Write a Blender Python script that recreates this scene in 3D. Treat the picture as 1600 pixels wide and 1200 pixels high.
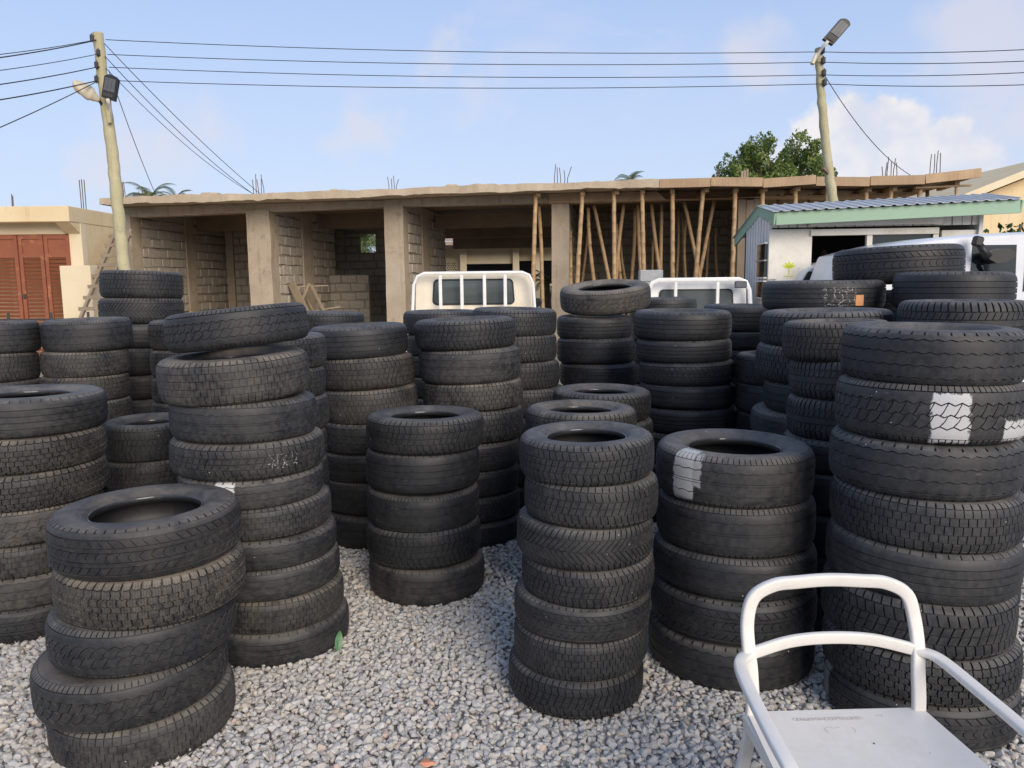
import bpy, math, random
import numpy as np
from mathutils import Vector, Matrix, Euler
random.seed(7); rng = np.random.default_rng(7)
scene = bpy.context.scene
for o in list(bpy.data.objects): bpy.data.objects.remove(o)
COL = scene.collection
rad = math.radians

# ------------------------------------------------------------------ camera
FPX, PITCH, ROLL, EYE = 1209.0, rad(7.5), rad(0.6), 1.65      # focal length in photo pixels (1600 wide)
cam_d = bpy.data.cameras.new('camera'); cam = bpy.data.objects.new('camera', cam_d); COL.objects.link(cam)
cam_d.sensor_width = 36.0; cam_d.lens = 36.0*FPX/1600.0; cam_d.clip_start = 0.05; cam_d.clip_end = 3000
cam.matrix_world = Matrix.Translation((0, 0, EYE)) @ Matrix.Rotation(math.pi/2-PITCH, 4, 'X') @ Matrix.Rotation(-ROLL, 4, 'Z')
scene.camera = cam

# ------------------------------------------------------------------ world, sun, exposure
SUN_EL, SUN_AZ = rad(25), rad(154)      # azimuth clockwise from +Y: behind the camera, to its right
world = bpy.data.worlds.new('World'); scene.world = world; world.use_nodes = True
EXPOSURE = 1.15
SKY_STRENGTH = 0.08
SUN_STRENGTH = 1.55
sun_d = bpy.data.lights.new('sun', 'SUN'); sun = bpy.data.objects.new('sun', sun_d); COL.objects.link(sun)
sun_d.energy = SUN_STRENGTH; sun_d.angle = rad(36); sun_d.color = (1.0, 0.885, 0.74)
sd = Vector((math.sin(SUN_AZ)*math.cos(SUN_EL), math.cos(SUN_AZ)*math.cos(SUN_EL), math.sin(SUN_EL)))
sun.rotation_euler = (-sd).to_track_quat('-Z', 'Y').to_euler()
scene.view_settings.view_transform = 'Standard'; scene.view_settings.look = 'None'
scene.view_settings.exposure = EXPOSURE; scene.view_settings.gamma = 1.0
scene.view_settings.use_curve_mapping = False
scene.render.engine = 'CYCLES'
scene.render.resolution_x = 1024; scene.render.resolution_y = 768

# ------------------------------------------------------------------ pixel (photo, 1600x1200) -> place
_F = np.array([0, math.cos(PITCH), -math.sin(PITCH)]); _U = np.array([0, math.sin(PITCH), math.cos(PITCH)]); _R = np.array([1., 0, 0])
_O = np.array([0, 0, EYE])
def ray(x, y):
    a = (x-800)/FPX; b = (600-y)/FPX
    return _F + (a*math.cos(ROLL)+b*math.sin(ROLL))*_R + (-a*math.sin(ROLL)+b*math.cos(ROLL))*_U
def at_z(x, y, z): d = ray(x, y); return _O + d*((z-EYE)/d[2])
def at_Y(x, y, Y): d = ray(x, y); return _O + d*(Y/d[1])
def at_plane(x, y, p, n): d = ray(x, y); n = np.array(n); return _O + d*(((np.array(p)-_O) @ n)/(d @ n))

# ------------------------------------------------------------------ node helpers
class NT:
    def __init__(s, tree): s.t = tree; s.n = tree.nodes; s.l = tree.links
    def new(s, typ, **kw):
        nd = s.n.new(typ)
        for k, v in kw.items():
            if k.startswith('i_'):
                key = k[2:]; key = int(key) if key.isdigit() else key.replace('_', ' ')
                s.set(nd, key, v)
            else: setattr(nd, k, v)
        return nd
    def set(s, nd, key, v):
        sock = nd.inputs[key]
        if isinstance(v, bpy.types.NodeSocket): s.l.new(v, sock)
        else: sock.default_value = v
    def math(s, op, a, b=0.5, c=0.5, clamp=False):
        nd = s.n.new('ShaderNodeMath'); nd.operation = op; nd.use_clamp = clamp
        for i, v in enumerate((a, b, c)):
            if i < len(nd.inputs): s.set(nd, i, v)
        return nd.outputs[0]
    def vmath(s, op, a, b=(0, 0, 0), scale=None):
        nd = s.n.new('ShaderNodeVectorMath'); nd.operation = op
        s.set(nd, 0, a)
        if op not in ('LENGTH', 'NORMALIZE', 'SCALE'): s.set(nd, 1, b)
        if scale is not None: s.set(nd, 3, scale)
        return nd.outputs[1] if op in ('DOT_PRODUCT', 'LENGTH', 'DISTANCE') else nd.outputs[0]
    def mix(s, f, a, b, blend='MIX'):
        nd = s.n.new('ShaderNodeMix'); nd.data_type = 'RGBA'; nd.blend_type = blend
        s.set(nd, 0, f)
        for i, v in ((6, a), (7, b)):
            if isinstance(v, tuple) and len(v) == 3: v = v+(1,)
            s.set(nd, i, v)
        return nd.outputs[2]
    def ramp(s, f, stops, interp='LINEAR'):
        nd = s.n.new('ShaderNodeValToRGB'); s.l.new(f, nd.inputs[0]); cr = nd.color_ramp; cr.interpolation = interp
        while len(cr.elements) > 1: cr.elements.remove(cr.elements[-1])
        for i, (p, c) in enumerate(stops):
            e = cr.elements[0] if i == 0 else cr.elements.new(p)
            e.position = p; c = (c, c, c) if isinstance(c, (int, float)) else c
            e.color = tuple(c)+(1,) if len(c) == 3 else c
        return nd.outputs[0]
    def noise(s, vec, scale, detail=4, rough=0.55, out=0, dist=0.0):
        nd = s.n.new('ShaderNodeTexNoise'); nd.inputs['Scale'].default_value = scale
        nd.inputs['Detail'].default_value = detail; nd.inputs['Roughness'].default_value = rough
        nd.inputs['Distortion'].default_value = dist
        if vec is not None: s.l.new(vec, nd.inputs['Vector'])
        return nd.outputs[out]
    def smooth(s, v, a, b):
        nd = s.n.new('ShaderNodeMapRange'); nd.interpolation_type = 'SMOOTHSTEP'; s.set(nd, 0, v)
        s.set(nd, 1, a); s.set(nd, 2, b); return nd.outputs[0]

# ------------------------------------------------------------------ sky: Nishita plus procedural clouds
def build_world():
    t = NT(world.node_tree); t.n.clear()
    out = t.new('ShaderNodeOutputWorld'); bg = t.new('ShaderNodeBackground')
    t.l.new(bg.outputs[0], out.inputs[0]); bg.inputs['Strength'].default_value = SKY_STRENGTH
    sky = t.new('ShaderNodeTexSky', sky_type='NISHITA', sun_disc=False, sun_elevation=SUN_EL, sun_rotation=SUN_AZ)
    sky.air_density = 1.0; sky.dust_density = 1.2; sky.ozone_density = 1.6; sky.altitude = 50
    tc = t.new('ShaderNodeTexCoord'); d = tc.outputs['Generated']
    n_big = t.noise(d, 3.2, 5, 0.55); n_fine = t.noise(d, 16, 5, 0.6)
    sep = t.new('ShaderNodeSeparateXYZ'); t.l.new(d, sep.inputs[0]); dz = sep.outputs[2]
    # flatten: pale humid tropical sky
    base = t.mix(0.72, sky.outputs[0], SKY_PALE)
    hz = t.smooth(dz, 0.50, 0.0)
    base = t.mix(t.math('MULTIPLY', hz, 0.68), base, SKY_LOW)
    # thin veils of cloud over the whole sky
    dd = t.vmath('MULTIPLY', d, (1, 1, 2.6))
    wisp = t.noise(dd, 2.6, 6, 0.55, dist=0.5)
    wf = t.math('MULTIPLY', t.smooth(wisp, 0.52, 0.74), 0.45)
    base = t.mix(wf, base, CLOUD_WISP)
    # cumulus heads: blobs in direction space, roughened with noise
    nz = t.noise(d, 7.0, 4, 0.6, out=1); dw = t.vmath('ADD', d, t.vmath('SCALE', t.vmath('SUBTRACT', nz, (0.5, 0.5, 0.5)), scale=0.16))
    nzb = t.noise(d, 18.0, 4, 0.6, out=1); dwb = t.vmath('ADD', d, t.vmath('SCALE', t.vmath('SUBTRACT', nzb, (0.5, 0.5, 0.5)), scale=0.05))
    def blob(px, py, rpx, src=None):
        v = ray(px, py); v = v/np.linalg.norm(v)
        dist = t.vmath('DISTANCE', src or dwb, tuple(v))
        return t.math('SUBTRACT', 1.0, t.math('DIVIDE', dist, rpx/FPX))
    def union(bl):
        r = bl[0]
        for b in bl[1:]: r = t.math('SMOOTH_MAX', r, b, 0.16)
        return r
    big = union([blob(*b) for b in ((1345, 215, 66), (1400, 208, 56), (1290, 245, 66), (1235, 285, 62), (1385, 290, 100), (1465, 290, 90), (1480, 205, 34), (1180, 320, 60), (1335, 178, 30), (1385, 172, 30))])
    soft = union([blob(*b, src=dw) for b in ((1540, 40, 100), (1590, 90, 120), (1470, 100, 60), (250, 235, 105), (175, 240, 60), (755, 160, 66), (560, 190, 60), (1190, 80, 60), (690, 70, 50), (1560, 200, 90))])
    er = t.math('MULTIPLY', t.math('SUBTRACT', n_fine, 0.5), 1.3)
    er2 = t.math('MULTIPLY', t.math('SUBTRACT', t.noise(d, 9, 6, 0.6), 0.5), 2.4)
    fb = t.smooth(t.math('ADD', big, er), 0.02, 0.42)
    fs = t.math('MULTIPLY', t.smooth(t.math('ADD', soft, er2), 0.0, 1.0), 0.55)
    base = t.mix(fs, base, CLOUD_SOFT)
    shade = t.smooth(t.noise(d, 11, 4, 0.55), 0.35, 0.66)
    fade = t.smooth(dz, 0.10, 0.24)
    ccol = t.mix(shade, CLOUD_DARK, CLOUD_LIT)
    base = t.mix(t.math('MULTIPLY', fb, t.math('MULTIPLY_ADD', fade, 0.35, 0.62)), base, ccol)
    t.l.new(base, bg.inputs['Color'])
SKY_PALE = (2.25, 3.1, 5.1); SKY_LOW = (3.95, 4.5, 5.5); CLOUD_WISP = (4.1, 4.2, 4.9)
CLOUD_SOFT = (4.5, 4.25, 4.55); CLOUD_DARK = (4.1, 4.2, 4.75); CLOUD_LIT = (5.9, 5.45, 5.0)
build_world()

# ------------------------------------------------------------------ object helpers
def tag(o, label=None, cat=None, group=None, kind=None):
    if label: o['label'] = label
    if cat: o['category'] = cat
    if group: o['group'] = group
    if kind: o['kind'] = kind
    return o
def empty(name, loc=(0, 0, 0), rot=(0, 0, 0), parent=None):
    o = bpy.data.objects.new(name, None); COL.objects.link(o); o.location = loc; o.rotation_euler = rot
    o.empty_display_size = 0.1
    if parent: o.parent = parent
    return o
def link(name, mesh, parent=None, loc=None, rot=None, scale=None):
    o = bpy.data.objects.new(name, mesh); COL.objects.link(o)
    if parent is not None: o.parent = parent
    if loc is not None: o.location = loc
    if rot is not None: o.rotation_euler = rot
    if scale is not None: o.scale = scale
    return o
def frame_to(a, b):
    d = (Vector(b)-Vector(a)); q = d.to_track_quat('Z', 'Y'); return q.to_matrix(), d.length
class MB:
    def __init__(s): s.v = []; s.f = []; s.m = []; s.mi = 0
    def add(s, vs, fs):
        k = len(s.v); s.v += [tuple(p) for p in vs]; s.f += [tuple(i+k for i in f) for f in fs]; s.m += [s.mi]*len(fs); return s
    def box(s, c, size, rot=None, taper=None, ch=0.0):
        x, y, z = (q/2 for q in size); tx, ty = taper or (1, 1)
        if ch > 0:
            ch = min(ch, x*.9, y*.9, z*.9); vs = []; fs = []
            # chamfered box: 24 verts
            idx = {}
            for sx in (-1, 1):
                for sy in (-1, 1):
                    for sz in (-1, 1):
                        for ax in range(3):
                            p = [sx*(x-ch), sy*(y-ch), sz*(z-ch)]; p[ax] = (sx*x, sy*y, sz*z)[ax]
                            idx[(sx, sy, sz, ax)] = len(vs); vs.append(Vector(p))
            def q(*k):
                f = [idx[i] for i in k]; n = (vs[f[1]]-vs[f[0]]).cross(vs[f[2]]-vs[f[0]]); c0 = sum((vs[i] for i in f), Vector())/len(f)
                fs.append(f if n.dot(c0) > 0 else f[::-1])
            for a in (-1, 1):
                q((a,-1,-1,0),(a,1,-1,0),(a,1,1,0),(a,-1,1,0)); q((-1,a,-1,1),(1,a,-1,1),(1,a,1,1),(-1,a,1,1)); q((-1,-1,a,2),(1,-1,a,2),(1,1,a,2),(-1,1,a,2))
                for b in (-1, 1):
                    q((a,b,-1,0),(a,b,1,0),(a,b,1,1),(a,b,-1,1)); q((a,-1,b,0),(a,1,b,0),(a,1,b,2),(a,-1,b,2)); q((-1,a,b,1),(1,a,b,1),(1,a,b,2),(-1,a,b,2))
                    for e in (-1, 1): q((a,b,e,0),(a,b,e,1),(a,b,e,2))
        else:
            vs = [Vector((-x,-y,-z)), Vector((x,-y,-z)), Vector((x,y,-z)), Vector((-x,y,-z)), Vector((-x*tx,-y*ty,z)), Vector((x*tx,-y*ty,z)), Vector((x*tx,y*ty,z)), Vector((-x*tx,y*ty,z))]
            fs = [(0,3,2,1),(4,5,6,7),(0,1,5,4),(1,2,6,5),(2,3,7,6),(3,0,4,7)]
        if rot is not None:
            M = rot if isinstance(rot, Matrix) else Euler(rot).to_matrix(); vs = [M @ p for p in vs]
        return s.add([p+Vector(c) for p in vs], fs)
    def beam(s, a, b, w, h, ch=0.0, roll=0.0):
        d = Vector(b)-Vector(a); q = d.to_track_quat('X', 'Z').to_matrix() @ Matrix.Rotation(roll, 3, 'X')
        return s.box((Vector(a)+Vector(b))/2, (d.length, w, h), q, ch=ch)
    def tube(s, pts, rads, n=10, cap=True):
        pts = [Vector(p) for p in pts]
        if not hasattr(rads, '__len__'): rads = [rads]*len(pts)
        vs = []; up = None
        for i, p in enumerate(pts):
            t = (pts[min(i+1, len(pts)-1)]-pts[max(i-1, 0)]).normalized()
            if up is None: up = t.orthogonal().normalized()
            up = (up-t*up.dot(t)).normalized(); w = t.cross(up)
            for k in range(n):
                a = 2*math.pi*k/n; vs.append(p+(up*math.cos(a)+w*math.sin(a))*rads[i])
        fs = [(i*n+k, i*n+(k+1)%n, (i+1)*n+(k+1)%n, (i+1)*n+k) for i in range(len(pts)-1) for k in range(n)]
        if cap: fs += [tuple(range(n))[::-1], tuple((len(pts)-1)*n+k for k in range(n))]
        return s.add(vs, fs)
    def sweep(s, pts, sec, ups=None, closed=False, cap=True, scales=None):
        """sweep a section [(a,b)..] along pts; a along 'up', b along tangent x up"""
        pts = [Vector(p) for p in pts]; N = len(pts); n = len(sec); vs = []; up = None
        for i, p in enumerate(pts):
            if closed: t = (pts[(i+1) % N]-pts[i-1]).normalized()
            else: t = (pts[min(i+1, N-1)]-pts[max(i-1, 0)]).normalized()
            u = Vector(ups[i] if isinstance(ups, list) else ups) if ups is not None else (up or t.orthogonal())
            u = (u-t*u.dot(t)).normalized(); up = u; w = t.cross(u); k = scales[i] if scales else 1
            vs += [p+(u*a+w*b)*k for a, b in sec]
        fs = []
        for i in range(N if closed else N-1):
            j = (i+1) % N; fs += [(i*n+k, i*n+(k+1) % n, j*n+(k+1) % n, j*n+k) for k in range(n)]
        if cap and not closed: fs += [tuple(range(n))[::-1], tuple((N-1)*n+k for k in range(n))]
        return s.add(vs, fs)
    def prism(s, outline, n, depth):
        """outline: planar 3D points (ccw seen from +n); extruded by -n*depth"""
        n = Vector(n).normalized(); k = len(outline); a = [Vector(p) for p in outline]; b = [p-n*depth for p in a]
        fs = [tuple(range(k)), tuple(range(2*k-1, k-1, -1))]+[(i, k+i, k+(i+1) % k, (i+1) % k) for i in range(k)]
        return s.add(a+b, fs)
    def mesh(s, name, mats, smooth=False, sharp=None):
        me = bpy.data.meshes.new(name); me.from_pydata(s.v, [], s.f)
        for m in (mats if isinstance(mats, (list, tuple)) else [mats]): me.materials.append(m)
        if any(s.m): me.polygons.foreach_set('material_index', s.m)
        if smooth or sharp:
            me.polygons.foreach_set('use_smooth', [True]*len(s.f))
            if sharp: me.set_sharp_from_angle(angle=rad(sharp))
        me.update(); return me
    def build(s, name, mats, parent=None, smooth=False, sharp=None, loc=None, rot=None):
        return link(name, s.mesh(name, mats, smooth, sharp), parent, loc, rot)
def rrect(a, b, r, k=3):
    """rounded rectangle section, full sizes a x b"""
    out = []
    for cx, cy, a0 in ((1, 1, 0), (-1, 1, 90), (-1, -1, 180), (1, -1, 270)):
        for i in range(k+1):
            t = rad(a0+90*i/k); out.append((cx*(a/2-r)+r*math.cos(t), cy*(b/2-r)+r*math.sin(t)))
    return out
def copy_tree(o, parent=None):
    c = o.copy(); COL.objects.link(c)
    if parent: c.parent = parent
    for ch in list(o.children): copy_tree(ch, c)
    return c

# ------------------------------------------------------------------ materials
MATS = {}
def new_mat(name):
    m = bpy.data.materials.new(name); m.use_nodes = True; t = NT(m.node_tree)
    b = t.n['Principled BSDF']; MATS[name] = m; return m, t, b
def coords(t, space='Object'): return t.new('ShaderNodeTexCoord').outputs[space]
def mottled(name, c1, c2, rough=0.8, scale=3.0, fine=40, bump=0.25, bdist=0.01, c3=None, metallic=0.0, spec=0.4, space='Object', streak=None):
    """two-tone mottled surface with fine grain and relief"""
    m, t, b = new_mat(name); co = coords(t, space)
    n1 = t.noise(co, scale, 6, 0.6, dist=0.3); n2 = t.noise(co, fine, 4, 0.6)
    f = t.math('MULTIPLY_ADD', n2, 0.45, t.math('MULTIPLY', n1, 0.75))
    col = t.mix(t.smooth(f, 0.35, 0.85), c1, c2)
    if c3:
        n3 = t.noise(co, scale*2.7, 5, 0.65); col = t.mix(t.math('MULTIPLY', t.smooth(n3, 0.55, 0.75), 0.7), col, c3)
    if streak:      # water / dirt runs down the face
        mp = t.new('ShaderNodeMapping'); t.l.new(co, mp.inputs[0]); mp.inputs['Scale'].default_value = (7, 7, 0.5)
        n4 = t.noise(mp.outputs[0], 1.0, 5, 0.65); col = t.mix(t.math('MULTIPLY', t.smooth(n4, 0.52, 0.75), 0.6), col, streak)
    t.set(b, 'Base Color', col); b.inputs['Roughness'].default_value = rough; b.inputs['Metallic'].default_value = metallic
    b.inputs['Specular IOR Level'].default_value = spec
    if bump:
        bp = t.new('ShaderNodeBump'); bp.inputs['Strength'].default_value = bump; bp.inputs['Distance'].default_value = bdist
        t.l.new(f, bp.inputs['Height']); t.l.new(bp.outputs[0], b.inputs['Normal'])
    return m
def painted(name, c, rough=0.4, dirt=(0.2, 0.16, 0.11), amount=0.25, spec=0.5, coat=0.0, scale=4):
    m, t, b = new_mat(name); co = coords(t)
    n1 = t.noise(co, scale, 6, 0.62, dist=0.4); n2 = t.noise(co, 55, 3, 0.6)
    f = t.math('MULTIPLY', t.smooth(t.math('MULTIPLY_ADD', n2, 0.3, t.math('MULTIPLY', n1, 0.8)), 0.42, 0.8), amount)
    t.set(b, 'Base Color', t.mix(f, c, dirt)); t.set(b, 'Roughness', t.math('MULTIPLY_ADD', f, 0.5, rough))
    b.inputs['Specular IOR Level'].default_value = spec; b.inputs['Coat Weight'].default_value = coat
    return m
def plain(name, c, rough=0.5, metallic=0.0, spec=0.5):
    return painted(name, c, rough, tuple(q*0.6 for q in c), 0.3, spec) if not metallic else mottled(name, c, tuple(q*0.7 for q in c), rough, 6, 60, 0.05, 0.002, metallic=metallic)
def glass(name, tint=(0.02, 0.025, 0.025), rough=0.03, trans=0.0):
    m, t, b = new_mat(name); co = coords(t); n = t.noise(co, 3, 4, 0.6)
    t.set(b, 'Base Color', t.mix(t.math('MULTIPLY', n, 0.5), tint, tuple(q*2.2+0.01 for q in tint)))
    b.inputs['Roughness'].default_value = rough; b.inputs['Specular IOR Level'].default_value = 0.7
    b.inputs['Transmission Weight'].default_value = trans
    return m
def bamboo_mat(name, c1, c2):
    m, t, b = new_mat(name); co = coords(t)
    oi = t.new('ShaderNodeObjectInfo')
    mp = t.new('ShaderNodeMapping'); t.l.new(co, mp.inputs[0]); mp.inputs['Scale'].default_value = (30, 30, 2.2)
    n = t.noise(mp.outputs[0], 1.0, 5, 0.6); n2 = t.noise(co, 2.0, 4, 0.6)
    col = t.mix(t.smooth(t.math('MULTIPLY_ADD', n2, 0.6, t.math('MULTIPLY', n, 0.5)), 0.35, 0.75), c1, c2)
    col = t.mix(t.math('MULTIPLY', oi.outputs['Random'], 0.45), col, tuple(q*0.55 for q in c1))
    t.set(b, 'Base Color', col); b.inputs['Roughness'].default_value = 0.6
    bp = t.new('ShaderNodeBump'); bp.inputs['Strength'].default_value = 0.3; bp.inputs['Distance'].default_value = 0.004
    t.l.new(n, bp.inputs['Height']); t.l.new(bp.outputs[0], b.inputs['Normal']); return m
def leaf_mat(name, c1, c2):
    m, t, b = new_mat(name); g = t.new('ShaderNodeNewGeometry'); co = coords(t)
    n = t.noise(co, 1.1, 3, 0.6)
    f = t.math('MULTIPLY_ADD', g.outputs['Random Per Island'], 0.55, t.math('MULTIPLY', n, 0.6))
    t.set(b, 'Base Color', t.mix(t.smooth(f, 0.25, 0.95), c1, c2)); b.inputs['Roughness'].default_value = 0.55
    b.inputs['Subsurface Weight'].default_value = 0.0
    tr = t.new('ShaderNodeBsdfTranslucent'); t.l.new(b.inputs['Base Color'].links[0].from_socket, tr.inputs[0])
    mx = t.new('ShaderNodeMixShader'); mx.inputs[0].default_value = 0.3
    t.l.new(b.outputs[0], mx.inputs[1]); t.l.new(tr.outputs[0], mx.inputs[2])
    t.l.new(mx.outputs[0], t.n['Material Output'].inputs[0]); return m

M_CONC = mottled('raw_concrete', (0.335, 0.27, 0.195), (0.465, 0.385, 0.29), 0.9, 1.6, 30, 0.5, 0.02, (0.22, 0.17, 0.12), streak=(0.20, 0.15, 0.10))
M_SLABEDGE = mottled('slab_edge_concrete', (0.42, 0.33, 0.23), (0.52, 0.43, 0.31), 0.9, 1.8, 26, 0.7, 0.03, (0.33, 0.24, 0.15))
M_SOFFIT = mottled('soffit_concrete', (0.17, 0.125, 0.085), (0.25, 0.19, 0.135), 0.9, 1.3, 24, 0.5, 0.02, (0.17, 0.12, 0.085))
M_BLOCK = mottled('sandcrete_block', (0.36, 0.31, 0.25), (0.47, 0.42, 0.35), 0.95, 3, 50, 0.6, 0.01, (0.28, 0.23, 0.18))
M_MORTAR = mottled('mortar', (0.23, 0.195, 0.155), (0.32, 0.28, 0.23), 0.95, 6, 60, 0.6, 0.01)
M_WOOD = bamboo_mat('formwork_timber', (0.50, 0.34, 0.19), (0.34, 0.22, 0.12))
M_WOODGREY = bamboo_mat('weathered_timber', (0.36, 0.28, 0.19), (0.25, 0.19, 0.13))
M_BAMBOO = bamboo_mat('bamboo', (0.54, 0.36, 0.185), (0.36, 0.225, 0.11))
M_CREAM = mottled('cream_render', (0.66, 0.51, 0.29), (0.74, 0.60, 0.38), 0.85, 1.2, 30, 0.25, 0.01, (0.55, 0.41, 0.22), streak=(0.56, 0.42, 0.24))
M_CREAMPALE = mottled('pale_cream_render', (0.68, 0.56, 0.37), (0.75, 0.64, 0.45), 0.85, 1.4, 30, 0.2, 0.01)
M_SHUTTER = mottled('red_oxide_paint', (0.23, 0.072, 0.035), (0.29, 0.098, 0.048), 0.55, 2.5, 40, 0.1, 0.004, (0.50, 0.22, 0.11))
M_STEEL = mottled('rusty_steel', (0.16, 0.085, 0.05), (0.10, 0.065, 0.045), 0.75, 8, 60, 0.2, 0.002)
M_IRON = plain('dark_iron', (0.045, 0.042, 0.04), 0.6)
M_POLE = mottled('treated_pole_wood', (0.36, 0.33, 0.19), (0.50, 0.45, 0.29), 0.85, 2.2, 40, 0.5, 0.012, (0.27, 0.27, 0.17), streak=(0.30, 0.27, 0.16))
M_WIRE = plain('wire_black', (0.035, 0.035, 0.042), 0.6)
M_BLACKPL = painted('black_plastic', (0.011, 0.011, 0.012), 0.5, (0.12, 0.11, 0.10), 0.25)
M_LEDFACE = painted('lamp_lens', (0.075, 0.082, 0.09), 0.45, (0.2, 0.2, 0.2), 0.3)
M_LAMPSHELL = painted('lamp_shell_cream', (0.60, 0.52, 0.38), 0.5)
M_LAMPGLASS = painted('lamp_bowl_amber', (0.48, 0.33, 0.16), 0.3)
M_WHITEPAINT = painted('white_vehicle_paint', (0.78, 0.77, 0.74), 0.3, (0.42, 0.36, 0.27), 0.35, coat=0.3)
M_CREAMPAINT = painted('cream_vehicle_paint', (0.74, 0.66, 0.52), 0.35, (0.44, 0.36, 0.25), 0.4, coat=0.2)
M_SILVER = painted('silver_vehicle_paint', (0.64, 0.66, 0.69), 0.3, (0.40, 0.38, 0.35), 0.25, coat=0.4)
M_GLASS = glass('cab_glass', (0.055, 0.065, 0.065)); M_DARKGLASS = glass('tinted_glass', (0.008, 0.012, 0.012))
M_SEAL = plain('rubber_seal', (0.015, 0.015, 0.016), 0.6)
M_CHROME = plain('mirror_metal', (0.7, 0.7, 0.7), 0.12, 1.0)
M_GREEN = painted('green_fascia_paint', (0.25, 0.38, 0.26), 0.55, (0.34, 0.40, 0.32), 0.5, scale=2)
M_KIOSK = painted('kiosk_white_paint', (0.72, 0.69, 0.62), 0.5, (0.42, 0.34, 0.24), 0.55, scale=2)
M_KIOSKSIDE = painted('kiosk_side_paint', (0.66, 0.645, 0.61), 0.5, (0.36, 0.31, 0.25), 0.4, scale=2)
M_ROOFSHEET = mottled('roofing_sheet', (0.36, 0.38, 0.39), (0.48, 0.48, 0.47), 0.6, 2.0, 30, 0.05, 0.003, (0.34, 0.31, 0.28), metallic=0.1)
M_ROOFBROWN = mottled('brown_roof_sheet', (0.30, 0.22, 0.16), (0.40, 0.31, 0.24), 0.7, 2.0, 30, 0.2, 0.01)
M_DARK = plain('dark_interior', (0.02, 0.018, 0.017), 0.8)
M_LIME = plain('yellow_green_print', (0.55, 0.60, 0.06), 0.5)
M_LIME2 = plain('green_print', (0.12, 0.32, 0.06), 0.5)
M_SAND = mottled('sand', (0.50, 0.38, 0.24), (0.58, 0.46, 0.31), 0.95, 6, 80, 0.5, 0.02)
M_DIRT = mottled('packed_dirt', (0.30, 0.24, 0.17), (0.40, 0.33, 0.25), 0.95, 0.7, 30, 0.6, 0.03, (0.24, 0.20, 0.15))
M_UNDER = mottled('gravel_bed', (0.22, 0.21, 0.20), (0.34, 0.325, 0.31), 0.95, 12, 70, 1.0, 0.02)
M_CHAIR = painted('white_chair_plastic', (0.70, 0.665, 0.61), 0.42, (0.50, 0.44, 0.36), 0.35, scale=7)
M_PENCIL = plain('pencil_mark', (0.50, 0.455, 0.405), 0.7)
M_LEAF1 = leaf_mat('tree_leaves', (0.085, 0.145, 0.03), (0.26, 0.32, 0.085))
M_LEAF2 = leaf_mat('palm_leaves', (0.09, 0.13, 0.04), (0.24, 0.28, 0.10))
M_LEAF3 = leaf_mat('bush_leaves', (0.015, 0.055, 0.012), (0.06, 0.13, 0.03))
M_BARK = mottled('bark', (0.14, 0.10, 0.07), (0.22, 0.17, 0.12), 0.9, 6, 40, 0.8, 0.02)
M_TERRA = mottled('terracotta', (0.55, 0.22, 0.13), (0.62, 0.30, 0.19), 0.85, 12, 90, 0.4, 0.004)
M_SCRAP = painted('green_leaf_scrap', (0.07, 0.22, 0.09), 0.35, (0.16, 0.13, 0.08), 0.9, scale=22)
M_ORANGE = mottled('orange_paper', (0.55, 0.24, 0.09), (0.63, 0.32, 0.15), 0.8, 20, 90, 0.2, 0.002)

# ------------------------------------------------------------------ ground and gravel
def ground():
    mb = MB(); mb.add([(-1500, -300, 0), (1500, -300, 0), (1500, 2600, 0), (-1500, 2600, 0)], [(0, 1, 2, 3)])
    tag(mb.build('ground', M_DIRT), kind='structure')
    mb = MB(); mb.add([(-9, -1, 0.004), (9, -1, 0.004), (9, 9.2, 0.004), (-9, 9.2, 0.004)], [(0, 1, 2, 3)])
    tag(mb.build('gravel_bed', M_UNDER), kind='structure')
def stone_mat():
    m, t, b = new_mat('crushed_stone'); co = coords(t)
    at = t.new('ShaderNodeAttribute', attribute_type='INSTANCER', attribute_name='tone')
    warm = t.new('ShaderNodeAttribute', attribute_type='INSTANCER', attribute_name='warm')
    col = t.ramp(at.outputs['Fac'], [(0, (0.36, 0.350, 0.336)), (0.3, (0.49, 0.474, 0.452)), (0.7, (0.57, 0.555, 0.53)), (1, (0.62, 0.60, 0.57))])
    wcol = t.ramp(warm.outputs['Fac'], [(0, (1, 1, 1)), (0.6, (1.0, 0.985, 0.96)), (0.90, (1.02, 0.97, 0.90)), (0.975, (1.04, 0.92, 0.78)), (1.0, (1.05, 0.84, 0.77))])
    col = t.mix(1.0, col, wcol, 'MULTIPLY'); col = t.mix(1.0, col, (0.89, 0.88, 0.865), 'MULTIPLY')
    g = t.new('ShaderNodeNewGeometry')
    n = t.noise(g.outputs['Position'], 170, 3, 0.7); n2 = t.noise(g.outputs['Position'], 45, 4, 0.6)
    col = t.mix(t.math('MULTIPLY', t.smooth(n, 0.5, 0.8), 0.5), col, t.mix(0.5, col, (0.10, 0.10, 0.10)))
    col = t.mix(t.math('MULTIPLY', t.smooth(n2, 0.5, 0.75), 0.35), col, (0.58, 0.56, 0.53))
    t.set(b, 'Base Color', col); b.inputs['Roughness'].default_value = 0.85; b.inputs['Specular IOR Level'].default_value = 0.3
    bp = t.new('ShaderNodeBump'); bp.inputs['Strength'].default_value = 0.35; bp.inputs['Distance'].default_value = 0.003
    t.l.new(n2, bp.inputs['Height']); t.l.new(bp.outputs[0], b.inputs['Normal']); return m
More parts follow.
